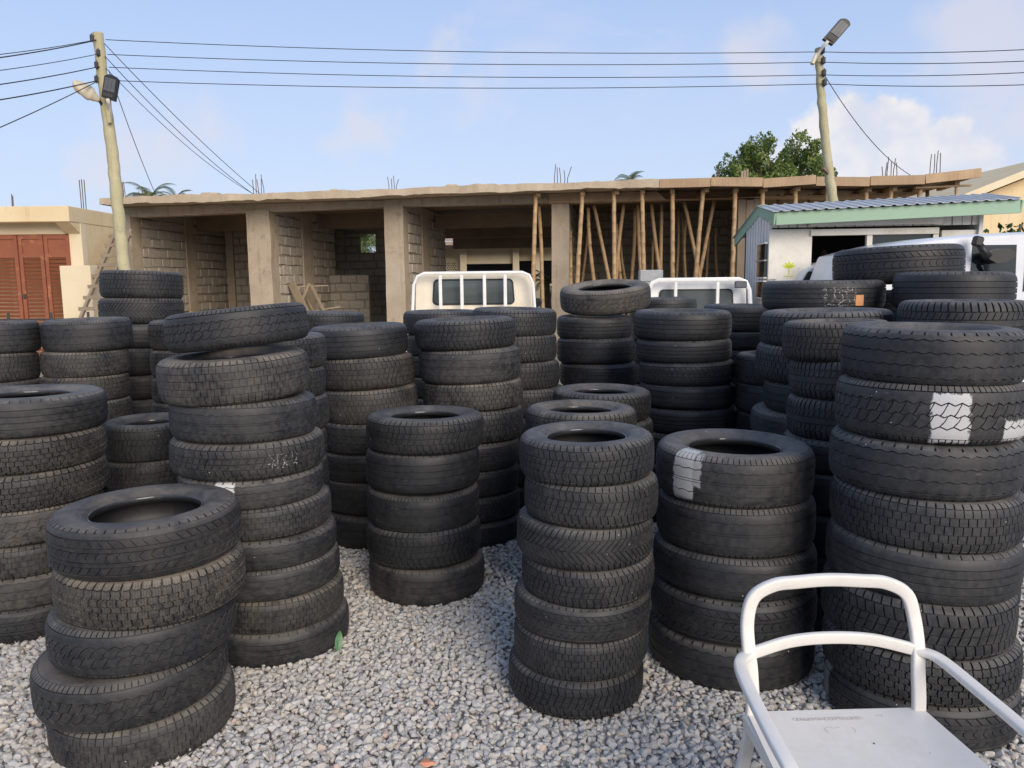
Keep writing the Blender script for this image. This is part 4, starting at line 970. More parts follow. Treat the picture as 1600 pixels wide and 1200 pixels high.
# ------------------------------------------------------------------ cream shop with red shutters
def shop():
    Y0 = 16.25; L = at_Y(-260, 323, Y0); Rr = at_Y(101, 320, Y0)
    root = empty('shop_building', (Rr[0], Y0, 0)); tag(root, 'cream rendered shop with flat parapet roof and red-brown louvred metal doors', 'building')
    S = lambda x, y, dy=0: at_Y(x, y, Y0+dy)-np.array([Rr[0], Y0, 0])
    w = -float(L[0]-Rr[0]); zt = float(S(50, 322)[2]); zpar = float(S(50, 347)[2]); D = 1.9
    zdt = S(50, 364)[2]; xd = S(95, 430)[0]; xw2 = S(131, 430, .5)[0]
    # parapet band, proud of the wall
    mb = MB(); mb.box(((S(131, 400, .45)[0]-w)/2, 1.1, (zt+zpar)/2), (w+S(131, 400, .45)[0], 2.2, zt-zpar), ch=.015); mb.build('parapet', M_CREAM, root)
    # front wall set back under the parapet
    xr = S(131, 400, .45)[0]
    mb = MB(); y0 = .42
    mb.box(((xd+xr)/2, y0+.10, zpar/2), (xr-xd, .20, zpar)); mb.box((-w/2+xd/2+.0, y0+.10, (zpar+zdt)/2), (w+xd, .198, zpar-zdt)); mb.build('wall', M_CREAMPALE, root)
    # side wall running back
    xs = S(131, 400, .45)[0]
    mb = MB(); mb.box((xs-.1-.012, y0+.2+.79, zpar/2), (.2, 1.58, zpar)); mb.build('wall', M_CREAM, root)
    mb = MB(); mb.box((-w/2, 1.9, zpar/2), (w-.25, .2, zpar)); mb.build('wall', M_CREAM, root)
    # corbel at the corner
    mb = MB(); mb.prism([Vector((xr-.014, .03, zpar-.003)), Vector((xr-.014, y0-.003, zpar-.003)), Vector((xr-.014, y0-.003, zpar-.22))], (1, 0, 0), .3); mb.build('corbel', M_CREAM, root)
    # low plinth pier beside the door
    zp = S(110, 415)[2]; x0, x1 = S(93, 440)[0], S(141, 440)[0]
    mb = MB(); mb.box(((x0+x1)/2, .22, zp/2), (x1-x0, .38, zp), ch=.012); mb.build('pier', M_CREAMPALE, root)
    # doors: folding leaves with louvre slats
    edges = [S(x, 430)[0] for x in (-100, -47, 14, 55, 96)]
    for i in range(4):
        a, b = edges[i]+.012, edges[i+1]-.012; lw = b-a; zh = float(zdt)-.02
        leaf = MB(); st = .075
        leaf.box((a+st/2, .40, zh/2), (st, .05, zh)); leaf.box((b-st/2, .40, zh/2), (st, .05, zh))
        ztr = float(S(50, 398)[2])
        for z in (.06, ztr, zh-.035): leaf.box(((a+b)/2, .402, z), (lw-2*st, .046, .09))
        lo = leaf.build('door_leaf', M_SHUTTER, root)
        mb = MB(); mb.box(((a+b)/2, .412, (ztr+zh)/2), (lw-2*st, .02, zh-ztr-.08)); mb.build('plain_panel', M_SHUTTER, lo)
        n = 27; sl = MB(); sl.box((0, 0, 0), (lw-2*st-.004, .012, .062), (rad(28), 0, 0)); sm = sl.mesh('slat', M_SHUTTER)
        for k in range(n): link('slat', sm, lo, ((a+b)/2, .405, .13+(ztr-.2)*(k+.2)/(n-1)))
        if i == 2:
            h = MB(); h.box((a+.05, .36, float(S(50, 463)[2])), (.05, .04, .10), ch=.008); h.build('handle', M_IRON, lo)
    # starter bars
    for x, yt in ((17, 303), (19, 306), (124, 281), (127, 280), (131, 281)):
        p0 = S(x, yt, 1.6); mb = MB(); mb.tube([(p0[0], 1.6, zt-.02), (p0[0]+rng.normal(0, .01), 1.6, float(p0[2]))], .010, 6); mb.build('rebar', M_STEEL, root)
shop()
# low iron rail in front of the shutters
def rail():
    Y = 13.2; root = empty('rail_fence', tuple(at_Y(40, 498, Y)*np.array([1, 1, 0]))); tag(root, 'thin dark iron rail fence in front of the red shutters', 'fence')
    O = np.array(root.location); zs = at_Y(70, 499, Y)[2]
    for x in (-80, 13, 80, 138):
        p = at_Y(x, 495, Y)-O; mb = MB(); mb.tube([(p[0], 0, 0), (p[0], 0, zs+.12)], .022, 8); mb.build('post', M_IRON, root)
    for dz in (0, -.45):
        a, b = at_Y(-120, 500, Y)-O, at_Y(141, 498, Y)-O; mb = MB(); mb.tube([(a[0], 0, zs+dz), (b[0], 0, zs+dz)], .012, 6); mb.build('rail', M_IRON, root)
rail()
# wooden ladder leaning at the corner of the building
def ladder():
    Yt, Yb = 17.6, 15.3
    a1, a2 = at_Y(181, 362, Yt), at_Y(205, 360, Yt); b1, b2 = at_Y(125, 500, Yb), at_Y(152, 500, Yb)
    def down(a, b): k = a[2]/(a[2]-b[2]); return a+(b-a)*k
    f1, f2 = down(a1, b1), down(a2, b2); O = (f1+f2)/2; root = empty('ladder', tuple(O)); tag(root, 'rough wooden ladder leaning behind the utility pole beside the cream shop', 'ladder')
    for a, f in ((a1, f1), (a2, f2)): mb = MB(); mb.beam(f-O, a-O, .05, .09, ch=.005); mb.build('rail', M_WOODGREY, root)
    n = 13
    for i in range(n):
        k = (i+.5)/n; p, q = f1+(a1-f1)*k, f2+(a2-f2)*k; e = (q-p)*.25; mb = MB(); mb.beam(p-e-O+np.array([0, -.06, 0]), q+e-O+np.array([0, -.06, rng.normal(0, .015)]), .035, .075, ch=.004); mb.build('rung', M_WOODGREY, root)
ladder()
# sand heap and timber trestle inside the bays
def heap():
    p = hv(300, 490, 1.6); W = BORG+bu*p[0]+bv*p[1]; mb = MB(); vs = []; fs = []; n, m = 24, 7
    for j in range(m):
        r = 1.15*(1-j/(m-1)); z = .16+.80*(j/(m-1))**.85
        for i in range(n): a = 2*math.pi*i/n; k = 1+.10*math.sin(3*a+j)+rng.normal(0, .02); vs.append((r*k*math.cos(a), r*k*.8*math.sin(a), z+rng.normal(0, .012)))
    for j in range(m-1): fs += [(j*n+i, j*n+(i+1) % n, (j+1)*n+(i+1) % n, (j+1)*n+i) for i in range(n)]
    mb.add(vs, fs); o = mb.build('sand_heap', M_SAND, smooth=True); o.location = tuple(W); tag(o, 'small heap of building sand on the floor of an open bay', 'sand heap')
heap()
def trestle():
    v = 1.9; o0 = hv(490, 500, v); O = BORG+bu*o0[0]+bv*v; root = empty('timber_trestle', (O[0], O[1], .16), (0, 0, BANG)); tag(root, 'rough timber trestle with a leaning board in the second bay', 'trestle')
    def L(x, y, dv=0): q = hv(x, y, v+dv); return Vector((q[0]-o0[0], dv, q[2]-.16))
    def leg(a, b, w, h, name, dv=0, dv2=0):
        p, q = L(*a, dv), L(*b, dv2); k = p.z/(p.z-q.z) if p.z > q.z+.2 else 1; q = p+(q-p)*max(k, 1); mb = MB(); mb.beam(p, q, h, w, ch=.004); mb.build(name, M_WOODGREY, root)
    leg((455, 442), (480, 492), .22, .03, 'board', -.2, -.3); leg((484, 443), (472, 470), .07, .05, 'leg', .02, .0); leg((486, 445), (508, 490), .07, .05, 'leg', -.05, -.15); leg((478, 465), (487, 482), .06, .05, 'leg', .5, .6)
    mb = MB(); mb.beam(L(462, 448, .1), L(514, 446, .3), .26, .035, ch=.003); mb.build('plank', M_WOODGREY, root)
    mb = MB(); mb.beam(L(484, 487, .0), L(532, 479, .25), .22, .035, ch=.003); mb.build('plank', M_WOODGREY, root)
trestle()

# ------------------------------------------------------------------ house seen through the open bay
def far_house():
    Y = 31.0; O = at_Y(790, 480, Y); root = empty('bungalow', (O[0], Y, 0)); tag(root, 'cream bungalow with a veranda seen through the open middle bay', 'building')
    S = lambda x, y, d=0: at_Y(x, y, Y+d)-np.array([O[0], Y, 0])
    a, b = S(630, 430)[0], S(960, 430)[0]; zt = S(780, 384)[2]; zm = S(780, 412)[2]; z2 = S(700, 410)[2]
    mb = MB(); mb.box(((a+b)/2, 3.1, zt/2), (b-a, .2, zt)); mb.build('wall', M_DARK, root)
    xa, xb = S(727, 400)[0], S(803, 400)[0]
    mb = MB(); mb.box(((xa+xb)/2, .1, (zt+zm)/2), (xb-xa, .2, zt-zm)); mb.build('wall', M_CREAMPALE, root)
    mb = MB(); mb.box(((a+xa)/2-.1, .3, zt/2), (xa-a-.2, .2, zt)); mb.build('wall', M_CREAMPALE, root)
    xe = S(862, 400)[0]
    mb = MB(); mb.box(((xb+b)/2, .25, (zt+S(830, 407)[2])/2), (b-xb, .2, zt-S(830, 407)[2])); mb.build('wall', M_CREAMPALE, root)
    for x in (724, 806, 838): p = S(x, 400)[0]; mb = MB(); mb.box((p, -.1, zt/2), (.26, .26, zt), ch=.02); mb.build('pillar', M_CREAMPALE, root)
    mb = MB(); mb.box(((a+b)/2, -.5, zt+.06), (b-a+.6, 1.3, .14)); mb.build('eave_board', M_ROOFBROWN, root)
    mb = MB(); mb.beam((a-.3, -1.1, zt+.14), (a-.3, 3.2, zt+1.0), .01, .01); z = zt
    n = 26
    for k in range(n):
        x0_ = a-.3+(b-a+.6)*k/n; x1_ = a-.3+(b-a+.6)*(k+1)/n; mb = MB(); mb.beam(((x0_+x1_)/2, -1.15, zt+.17+(.02 if k % 2 else 0)), ((x0_+x1_)/2, 3.4, zt+2.3+(.02 if k % 2 else 0)), x1_-x0_, .04); mb.build('roof_sheet', M_ROOFBROWN, root)
    # lattice screen
    lx0, lx1, lz0, lz1 = S(697, 418)[0], S(712, 418)[0], S(705, 431)[2], S(705, 409)[2]
    fr = MB(); fr.box(((lx0+lx1)/2, .17, (lz0+lz1)/2), (lx1-lx0, .04, lz1-lz0)); lat = fr.build('lattice', M_DARK, root)
    for k in range(-4, 8):
        for sg in (1, -1):
            c = lx0+(lx1-lx0)*k/4
            p = Vector((c, .14, lz0)); q = Vector((c+sg*(lz1-lz0)*.6, .14, lz1))
            def clip(p, q):
                t0, t1 = 0, 1; dx = q.x-p.x
                for lim, s_ in ((lx0, 1), (lx1, -1)):
                    den = s_*dx; num = s_*(lim-p.x)
                    if abs(den) < 1e-6:
                        if num > 0: return None
                        continue
                    tt = num/den
                    if den > 0: t0 = max(t0, tt)
                    else: t1 = min(t1, tt)
                return (p.lerp(q, t0), p.lerp(q, t1)) if t1-t0 > .1 else None
            r = clip(p, q)
            if r: m2 = MB(); m2.beam(r[0], r[1], .025, .035); m2.build('bar', M_CREAMPALE, lat)
    # veranda balusters
    zr0, zr1 = S(860, 475)[2], S(860, 447)[2]
    mb = MB(); mb.box((S(868, 447)[0], -.1, zr1+.05), (1.6, .2, .1)); mb.build('balustrade_rail', M_CREAMPALE, root)
    for x in (848, 853, 858, 863, 868):
        p = S(x, 460)[0]; zz = [0, .12, .3, .5, .7, .88, 1]; rr = [.06, .085, .05, .075, .04, .05, .055]
        mb = MB(); mb.tube([(p, -.1, zr0-.5+(zr1-zr0+.5)*k) for k in zz], rr, 10); mb.build('baluster', M_CREAMPALE, root, smooth=True)
far_house()
# beige gabled house behind the kiosk
def gable_house():
    Y = 24.0; O = at_Y(1640, 330, Y); root = empty('gabled_house', (O[0], Y, 0)); tag(root, 'beige gabled house rising behind the kiosk roof', 'building')
    S = lambda x, y: at_Y(x, y, Y)-np.array([O[0], Y, 0])
    e = S(1478, 318); r = S(1660, 246); z_e = e[2]; out = [Vector((e[0]+.5, 0, 0)), Vector((2*r[0]-e[0]-.5, 0, 0)), Vector((2*r[0]-e[0]-.5, 0, z_e)), Vector((r[0], 0, r[2]-.2)), Vector((e[0]+.5, 0, z_e))]
    mb = MB(); mb.prism(out, (0, -1, 0), 8); mb.build('wall', M_CREAM, root)
    for a, b in ((Vector((e[0], 0, e[2])), Vector((r[0], 0, r[2]))), (Vector((2*r[0]-e[0], 0, e[2])), Vector((r[0], 0, r[2])))):
        d = (b-a).normalized(); n = Vector((-d.z, 0, d.x)) if d.x > 0 else Vector((d.z, 0, -d.x)); off = n*.06
        mb = MB(); vs = [a+Vector((0, -.5, 0)), b+Vector((0, -.5, 0)), b+Vector((0, 8.3, 0)), a+Vector((0, 8.3, 0))]
        mb.add([p for p in vs]+[p+n*.12 for p in vs], [(0, 1, 2, 3), (7, 6, 5, 4), (0, 4, 5, 1), (1, 5, 6, 2), (2, 6, 7, 3), (3, 7, 4, 0)]); mb.build('roof', M_CREAM, root)
        mb = MB(); mb.beam(a+Vector((0, -.52, .02)), b+Vector((0, -.52, .02)), .04, .2); mb.build('barge_board', M_CREAMPALE, root)
gable_house()

# ------------------------------------------------------------------ kiosk with green fascia
def kiosk():
    K = at_Y(1212, 352, 11.0); ang = rad(-5); root = empty('kiosk', (K[0], K[1], 0), (0, 0, ang)); tag(root, 'white metal kiosk with corrugated roof and green fascia boards', 'kiosk')
    ku = np.array([math.cos(ang), math.sin(ang), 0]); kv = np.array([-ku[1], ku[0], 0]); O = np.array([K[0], K[1], 0])
    def S(x, y, v): P = at_plane(x, y, O+kv*v, kv)-O; return Vector((float(P @ ku), v, float(P[2])))
    zl = S(1212, 352, 0).z; R = S(1593, 333, 0); ur = R.x; rise = (R.z-zl)/ur; fh = S(1212, 332, 0).z-zl
    # front fascia board
    mb = MB(); mb.beam((0, 0, zl+fh/2), (ur, 0, R.z+fh/2), .03, fh, ch=.004); mb.build('fascia', M_GREEN, root)
    # gable: ridge and rear eave of the left end
    depth = 2.1; ridge_v = .95; ridge_h = .20
    def side(uu, sgn):
        zf = zl+rise*uu
        for p, q in (((uu, -.012, zf+fh/2), (uu, ridge_v, zf+fh/2+ridge_h)), ((uu, ridge_v+.0, zf+fh/2+ridge_h), (uu, depth+.65, zf+fh/2-.18))):
            mb = MB(); mb.beam(p, q, .028, fh*.95, ch=.003); mb.build('fascia', M_GREEN, root)
    side(-.018, 1); side(ur+.018, -1)
    # corrugated roof sheets, two slopes
    def sheet(v0, z0, v1, z1):
        n = int((ur+.1)/.15); 
        prof = []
        for i in range(n):
            x = -.06+i*.15; prof += [(x, 0), (x+.08, 0), (x+.10, .017), (x+.13, .017)]
        vs = []; k = len(prof)
        for v, z in ((v0, z0), (v1, z1)):
            for x, h in prof: vs.append((x, v, z+h+rise*x))
        fs = [(i, i+1, k+i+1, k+i) for i in range(k-1)]
        vs2 = [(x, y, z-.006) for x, y, z in vs]; m_ = len(vs)
        fs += [(m_+k+i, m_+k+i+1, m_+i+1, m_+i) for i in range(k-1)]+[(i, m_+i, m_+i+1, i+1) for i in range(k-1)]
        mb = MB(); mb.add(vs+vs2, fs); mb.build('roof_sheet', M_ROOFSHEET, root)
    sheet(-.07, zl+fh+.01, ridge_v, zl+fh+ridge_h-.02); sheet(ridge_v+.002, zl+fh+ridge_h-.018, depth+.7, zl+fh-.20)
    # body
    ya = .35; bl = S(1201, 400, ya).x; br = S(1532, 380, ya).x; zw = zl+.12
    zh = S(1300, 368, ya).z      # lintel
    x1, x2, x3 = S(1268, 400, ya).x, S(1357, 400, ya).x, S(1460, 400, ya).x; sill = .95
    mb = MB(); mb.box(((bl+x1)/2, ya+.03, (zh+.10)/2), (x1-bl, .06, zh+.10), ch=.004); mb.build('front_panel', M_KIOSK, root)
    # ribbed upper band (cladding strips)
    n = 22
    for k in range(n):
        a = bl+(br-bl)*k/n; b = bl+(br-bl)*(k+1)/n; mb = MB(); mb.box(((a+b)/2, ya+.035-.010*(k % 2), (zh+.10+zw+.1)/2+.012), (b-a-.012, .05, zw-zh-.02), ch=.004); mb.build('cladding_strip', M_KIOSK, root)
    mb = MB(); mb.box(((x1+x3)/2, ya+.01, zh+.045), (x3-x1+.06, .10, .09), ch=.004); mb.build('lintel', M_KIOSK, root)
    mb = MB(); mb.box(((x1+x3)/2, ya-.02, zh+.20), (x3-x1+.1, .16, .12), (.1, 0, 0), ch=.01); mb.build('roller_box', M_KIOSK, root)
    for x in (x2, x3): mb = MB(); mb.box((x, ya+.02, (sill+zh)/2), (.075, .075, zh-sill)); mb.build('window_post', M_KIOSK, root)
    mb = MB(); mb.box(((x1+x3)/2, ya+.03, sill/2), (x3-x1-.01, .06, sill)); mb.build('front_panel', M_KIOSK, root)
    mb = MB(); mb.box(((x3+br)/2+.04, ya+.03, zh/2), (br-x3-.09, .06, zh+.1)); mb.build('front_panel', M_KIOSK, root)
    g = MB(); g.box(((x2+x3)/2, ya+.03, (sill+zh)/2), (x3-x2-.08, .012, zh-sill)); g.build('window', M_DARKGLASS, root)
    # interior: back and floor dark, shelves with goods
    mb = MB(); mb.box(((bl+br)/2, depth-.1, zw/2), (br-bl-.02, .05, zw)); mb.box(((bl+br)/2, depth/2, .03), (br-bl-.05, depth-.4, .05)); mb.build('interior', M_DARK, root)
    mb = MB(); mb.box((br-.03, depth/2+.1, zw/2), (.05, depth-.4, zw)); mb.build('side_wall', M_KIOSKSIDE, root)
    for z in (1.3, 1.65, 1.95): mb = MB(); mb.box(((x1+x2)/2, 1.7, z), (x2-x1+.6, .3, .025)); mb.build('shelf', M_IRON, root)
    pal = [plain('goods_amber', (.45, .28, .08), .4), plain('goods_grey', (.3, .3, .3), .4), plain('goods_brown', (.16, .09, .06), .4)]
    for k in range(14):
        z = (1.3, 1.65, 1.95)[k % 3]; h = .12+.1*rng.random(); mb = MB(); x = x1-.1+(x2-x1+.2)*rng.random(); r = .03+.02*rng.random()
        mb.tube([(x, 1.62, z+.013), (x, 1.62, z+.013+h*.7), (x, 1.62, z+.013+h*.8), (x, 1.62, z+.013+h)], [r, r, r*.45, r*.45], 10); mb.build('bottle', pal[k % 3], root)
    # ribbed left side wall and its small window
    n = 16
    for k in range(n):
        a = ya+.02+(depth-ya-.3)*k/n; b = ya+.02+(depth-ya-.3)*(k+1)/n; zc = zw+.02+.10*min(1, a/ridge_v, (depth-a)/1.2); mb = MB(); mb.box((bl+.02-.014*(k % 2), (a+b)/2, zc/2), (.05, b-a-.004, zc)); mb.build('cladding_strip', M_KIOSKSIDE, root)
    for dz in (1.50, 1.80, 2.05): 
        mb = MB(); mb.box((bl-.03, .65, dz), (.03, .5, .22)); w = mb.build('window', M_DARKGLASS, root); f = MB(); f.box((bl-.035, .65, dz+.125), (.045, .56, .02)); f.box((bl-.035, .65, dz-.125), (.045, .56, .02)); f.build('window_frame', M_KIOSKSIDE, w)
    # door latch and printed emblem on the front panel
    p = S(1203, 440, ya); mb = MB(); mb.tube([(bl+.03, ya-.03, p.z-.04), (bl+.03, ya-.03, p.z+.04), (bl+.12, ya-.03, p.z+.045)], .012, 8); mb.build('latch', M_KIOSKSIDE, root)
    c = S(1233, 418, ya); e = .042; yq = ya-.003
    mb = MB()
    def leafp(cx, cz, a, L, w):
        pts = []
        for q in np.linspace(0, 1, 7): pts.append((q*L, w*math.sin(math.pi*q)))
        pts += [(q*L, -w*math.sin(math.pi*q)) for q in np.linspace(1, 0, 7)[1:-1]]
        return [Vector((cx+x*math.cos(a)-y*math.sin(a), yq, cz+x*math.sin(a)+y*math.cos(a))) for x, y in pts]
    for a in (90, 55, 125, 25, 155): mb.prism(leafp(c.x, c.z-.01, rad(a), .105, .020)[::-1], (0, -1, 0), .002)
    mb.box((c.x, yq, c.z-.05), (.014, .004, .09)); mb.build('emblem', M_LIME, root)
    mb = MB()
    for k in range(6): mb.box((c.x-.055+.022*k, yq, c.z-.125), (.013, .004, .020))
    mb.build('emblem_lettering', M_LIME, root)
    q = S(1252, 440, ya); mb = MB(); mb.box((q.x, yq, q.z), (.05, .004, .03)); mb.build('emblem', M_LIME, root)
kiosk()

# ------------------------------------------------------------------ vehicles
def wheel(parent, x, y, r, w):
    mb = MB(); mb.tube([(x-w/2, y, r), (x-w/2+.02, y, r), (x+w/2-.02, y, r), (x+w/2, y, r)], [r*.92, r, r, r*.92], 28); o = mb.build('wheel', M_SEAL, parent, smooth=True, sharp=40)
    mb = MB(); mb.tube([(x-w/2-.004, y, r), (x+w/2+.004, y, r)], r*.58, 20); mb.build('rim', M_SILVER, o, smooth=True, sharp=40)
def arc_rect(w, h, r, k=5, taper=1.0):
    return [Vector((x*(taper if y > 0 else 1), 0, y)) for x, y in rrect(w, h, r, k)]
def truck(xl, xr, ytop, Y, label, paint, guard, kind):
    P0, P1 = at_Y(xl, ytop, Y), at_Y(xr, ytop, Y); W = P1[0]-P0[0]; cx = (P0[0]+P1[0])/2; zt = (P0[2]+P1[2])/2
    az = math.atan2(cx, Y); root = empty('pickup_truck', (cx, Y, 0), (0, 0, -az*.3)); tag(root, label, 'truck')
    # cab shell: rounded section extruded forward with a raked windscreen
    zc0 = .62; H = zt-zc0
    sec = [(x*(1-.10*max(0, (z)/H+.0)), z) for x, z in rrect(W*1.02, H, .13, 5)]
    mb = MB(); n = len(sec); vs = []
    st = [(0, 1), (.03, 1.012), (.95, 1.012), (1.35, .93), (1.55, .80)]
    for i, (y, k) in enumerate(st):
        for x, z in sec:
            zz = z+H/2
            if i >= 3: zz = zz*(1 if z < 0 else (.93, .60)[i-3])
            vs.append((x*k, y, zc0+zz))
    fs = [(i*n+j, i*n+(j+1) % n, (i+1)*n+(j+1) % n, (i+1)*n+j) for i in range(len(st)-1) for j in range(n)]
    fs += [tuple(range(n)), tuple((len(st)-1)*n+j for j in range(n))[::-1]]
    mb.add(vs, [f[::-1] for f in fs]); mb.build('cab', paint, root, smooth=True, sharp=35)
    # rear window in a rubber seal
    q = lambda x, y: at_Y(x, y, Y)
    wx0, wx1, wy0, wy1 = kind['win']; a, b = q(wx0, wy1), q(wx1, wy0); wc = ((a[0]+b[0])/2-cx, (a[2]+b[2])/2); ww, wh = b[0]-a[0], b[2]-a[2]
    out = [p+Vector((wc[0], -.012, wc[1])) for p in arc_rect(ww, wh, .07, 5, .97)]
    mb = MB(); mb.prism(out[::-1], (0, -1, 0), .03); wn = mb.build('rear_window', M_SEAL, root)
    out = [p+Vector((wc[0], -.020, wc[1])) for p in arc_rect(ww-.05, wh-.05, .05, 5, .97)]
    mb = MB(); mb.prism(out[::-1], (0, -1, 0), .02); mb.build('pane', M_GLASS, wn)
    # guard frame
    gz = kind['gz']; gy = -.16; s = .040
    gf = empty('guard_frame', (0, 0, 0), parent=root)
    hw = W/2-.01; z_top = zt+gz; zb = .72
    path = [(-hw-.07, gy, zb), (-hw-.01, gy, z_top-.16), (-hw+.045, gy, z_top-.04), (-hw+.14, gy, z_top), (hw-.14, gy, z_top), (hw-.045, gy, z_top-.04), (hw+.01, gy, z_top-.16), (hw+.07, gy, zb)]
    mb = MB(); mb.sweep(path, rrect(.05, kind['fr'], .012, 2), ups=(0, 1, 0)); mb.build('frame', guard, gf, smooth=True, sharp=40)
    for x in kind['bars']:
        u = q(x, ytop)[0]-cx; mb = MB(); mb.box((u, gy, (z_top-.02+zb)/2), (s*1.15, .028, z_top-.04-zb), ch=.006); mb.build('bar', guard, gf)
    mb = MB(); mb.box((0, gy+.002, zb+.03), (W*1.05, .045, .07)); mb.build('lower_rail', guard, gf)
    # bed, rails, chassis, wheels
    mb = MB(); mb.box((0, -1.55, .60), (W*1.04, 2.5, .06)); mb.build('bed_floor', guard, root)
    for sx in (-1, 1): mb = MB(); mb.box((sx*W*.53, -1.55, .78), (.035, 2.5, .32), ch=.008); mb.build('side_board', paint, root)
    mb = MB(); mb.box((0, -2.81, .78), (W*1.09, .035, .32), ch=.008); mb.build('tailgate', paint, root)
    for sx in (-1, 1): mb = MB(); mb.box((sx*.36, -.7, .47), (.08, 4.0, .14)); mb.build('chassis_rail', M_IRON, root)
    for y in (.75, -1.9):
        for sx in (-1, 1): wheel(root, sx*W*.43, y, .29, .18)
    for x0, y0, x1, y1 in kind.get('mirror', []):
        a, b = q(x0, y1)-np.array([cx, Y, 0]), q(x1, y0)-np.array([cx, Y, 0]); c = (a+b)/2; r = (b[0]-a[0])/2
        mb = MB(); mb.tube([(c[0], .5, c[2]), (c[0], .53, c[2]), (c[0], .58, c[2])], [r, r*1.02, r*.6], 20); m = mb.build('wing_mirror', M_BLACKPL, root, smooth=True, sharp=40)
        mb = MB(); mb.tube([(c[0], .498, c[2]), (c[0], .494, c[2])], r*.88, 20); mb.build('mirror_glass', M_CHROME, m)
        mb = MB(); mb.tube([(c[0], .56, c[2]-r*.5), (c[0]-.08, .6, c[2]-.3), (W/2-.05, .62, c[2]-.35)], .012, 8); mb.build('mirror_arm', M_BLACKPL, root)
    if kind.get('lamp'):
        x0, y0, x1, y1 = kind['lamp']; a, b = q(x0, y1), q(x1, y0); mb = MB(); mb.box(((a[0]+b[0])/2-cx, -.22, (a[2]+b[2])/2), (b[0]-a[0], .08, b[2]-a[2]), ch=.015); mb.build('work_lamp', M_LEDFACE, root)
    # seats seen through the glass
    return root
truck(648, 832, 428, 11.0, 'cream pickup truck cab with a white barred guard across its rear window', M_CREAMPAINT, M_WHITEPAINT,
      dict(win=(676, 804, 435, 477), gz=.015, bars=(689, 722, 757, 789), fr=.04, mirror=[(836, 466, 850, 482)]))
truck(1012, 1166, 440, 11.6, 'white pickup truck cab with rounded rear guard frame near the kiosk', M_WHITEPAINT, M_WHITEPAINT,
      dict(win=(1028, 1146, 451, 492), gz=.03, bars=(1054, 1118), fr=.06, lamp=(1142, 439, 1160, 450)))
# concrete blocks piled behind the white cab
def block_pile():
    Y = 13.6; c = at_Y(1027, 424, Y); top = float(c[2]); bm = MB(); bm.box((0, 0, 0), (.40, .2, .2), ch=.012); me = bm.mesh('concrete_block', mottled('grey_block', (.34, .34, .33), (.46, .46, .45), .95, 6, 50, .5, .006))
    n = int(round((top-.02)/.205)); lab = 'grey concrete block in the loose pile behind the white cab'
    for r in range(n):
        for k in range(2):
            if r == n-1 and k == 1: continue
            o = link('concrete_block', me, None, (c[0]-.2+.42*k+rng.normal(0, .015)+(.1 if r == n-1 else 0), Y+rng.normal(0, .02), .102+r*.204), (0, 0, rng.normal(0, .06))); tag(o, lab, 'block', 'concrete blocks in the pile')
    o = link('concrete_block', me, None, (c[0]+.55, Y+.05, .102+(n-2)*.204-.09), (0, .5, .3)); tag(o, lab, 'block', 'concrete blocks in the pile')
    o.location.z = .102+(n-2)*.204-.12
block_pile()
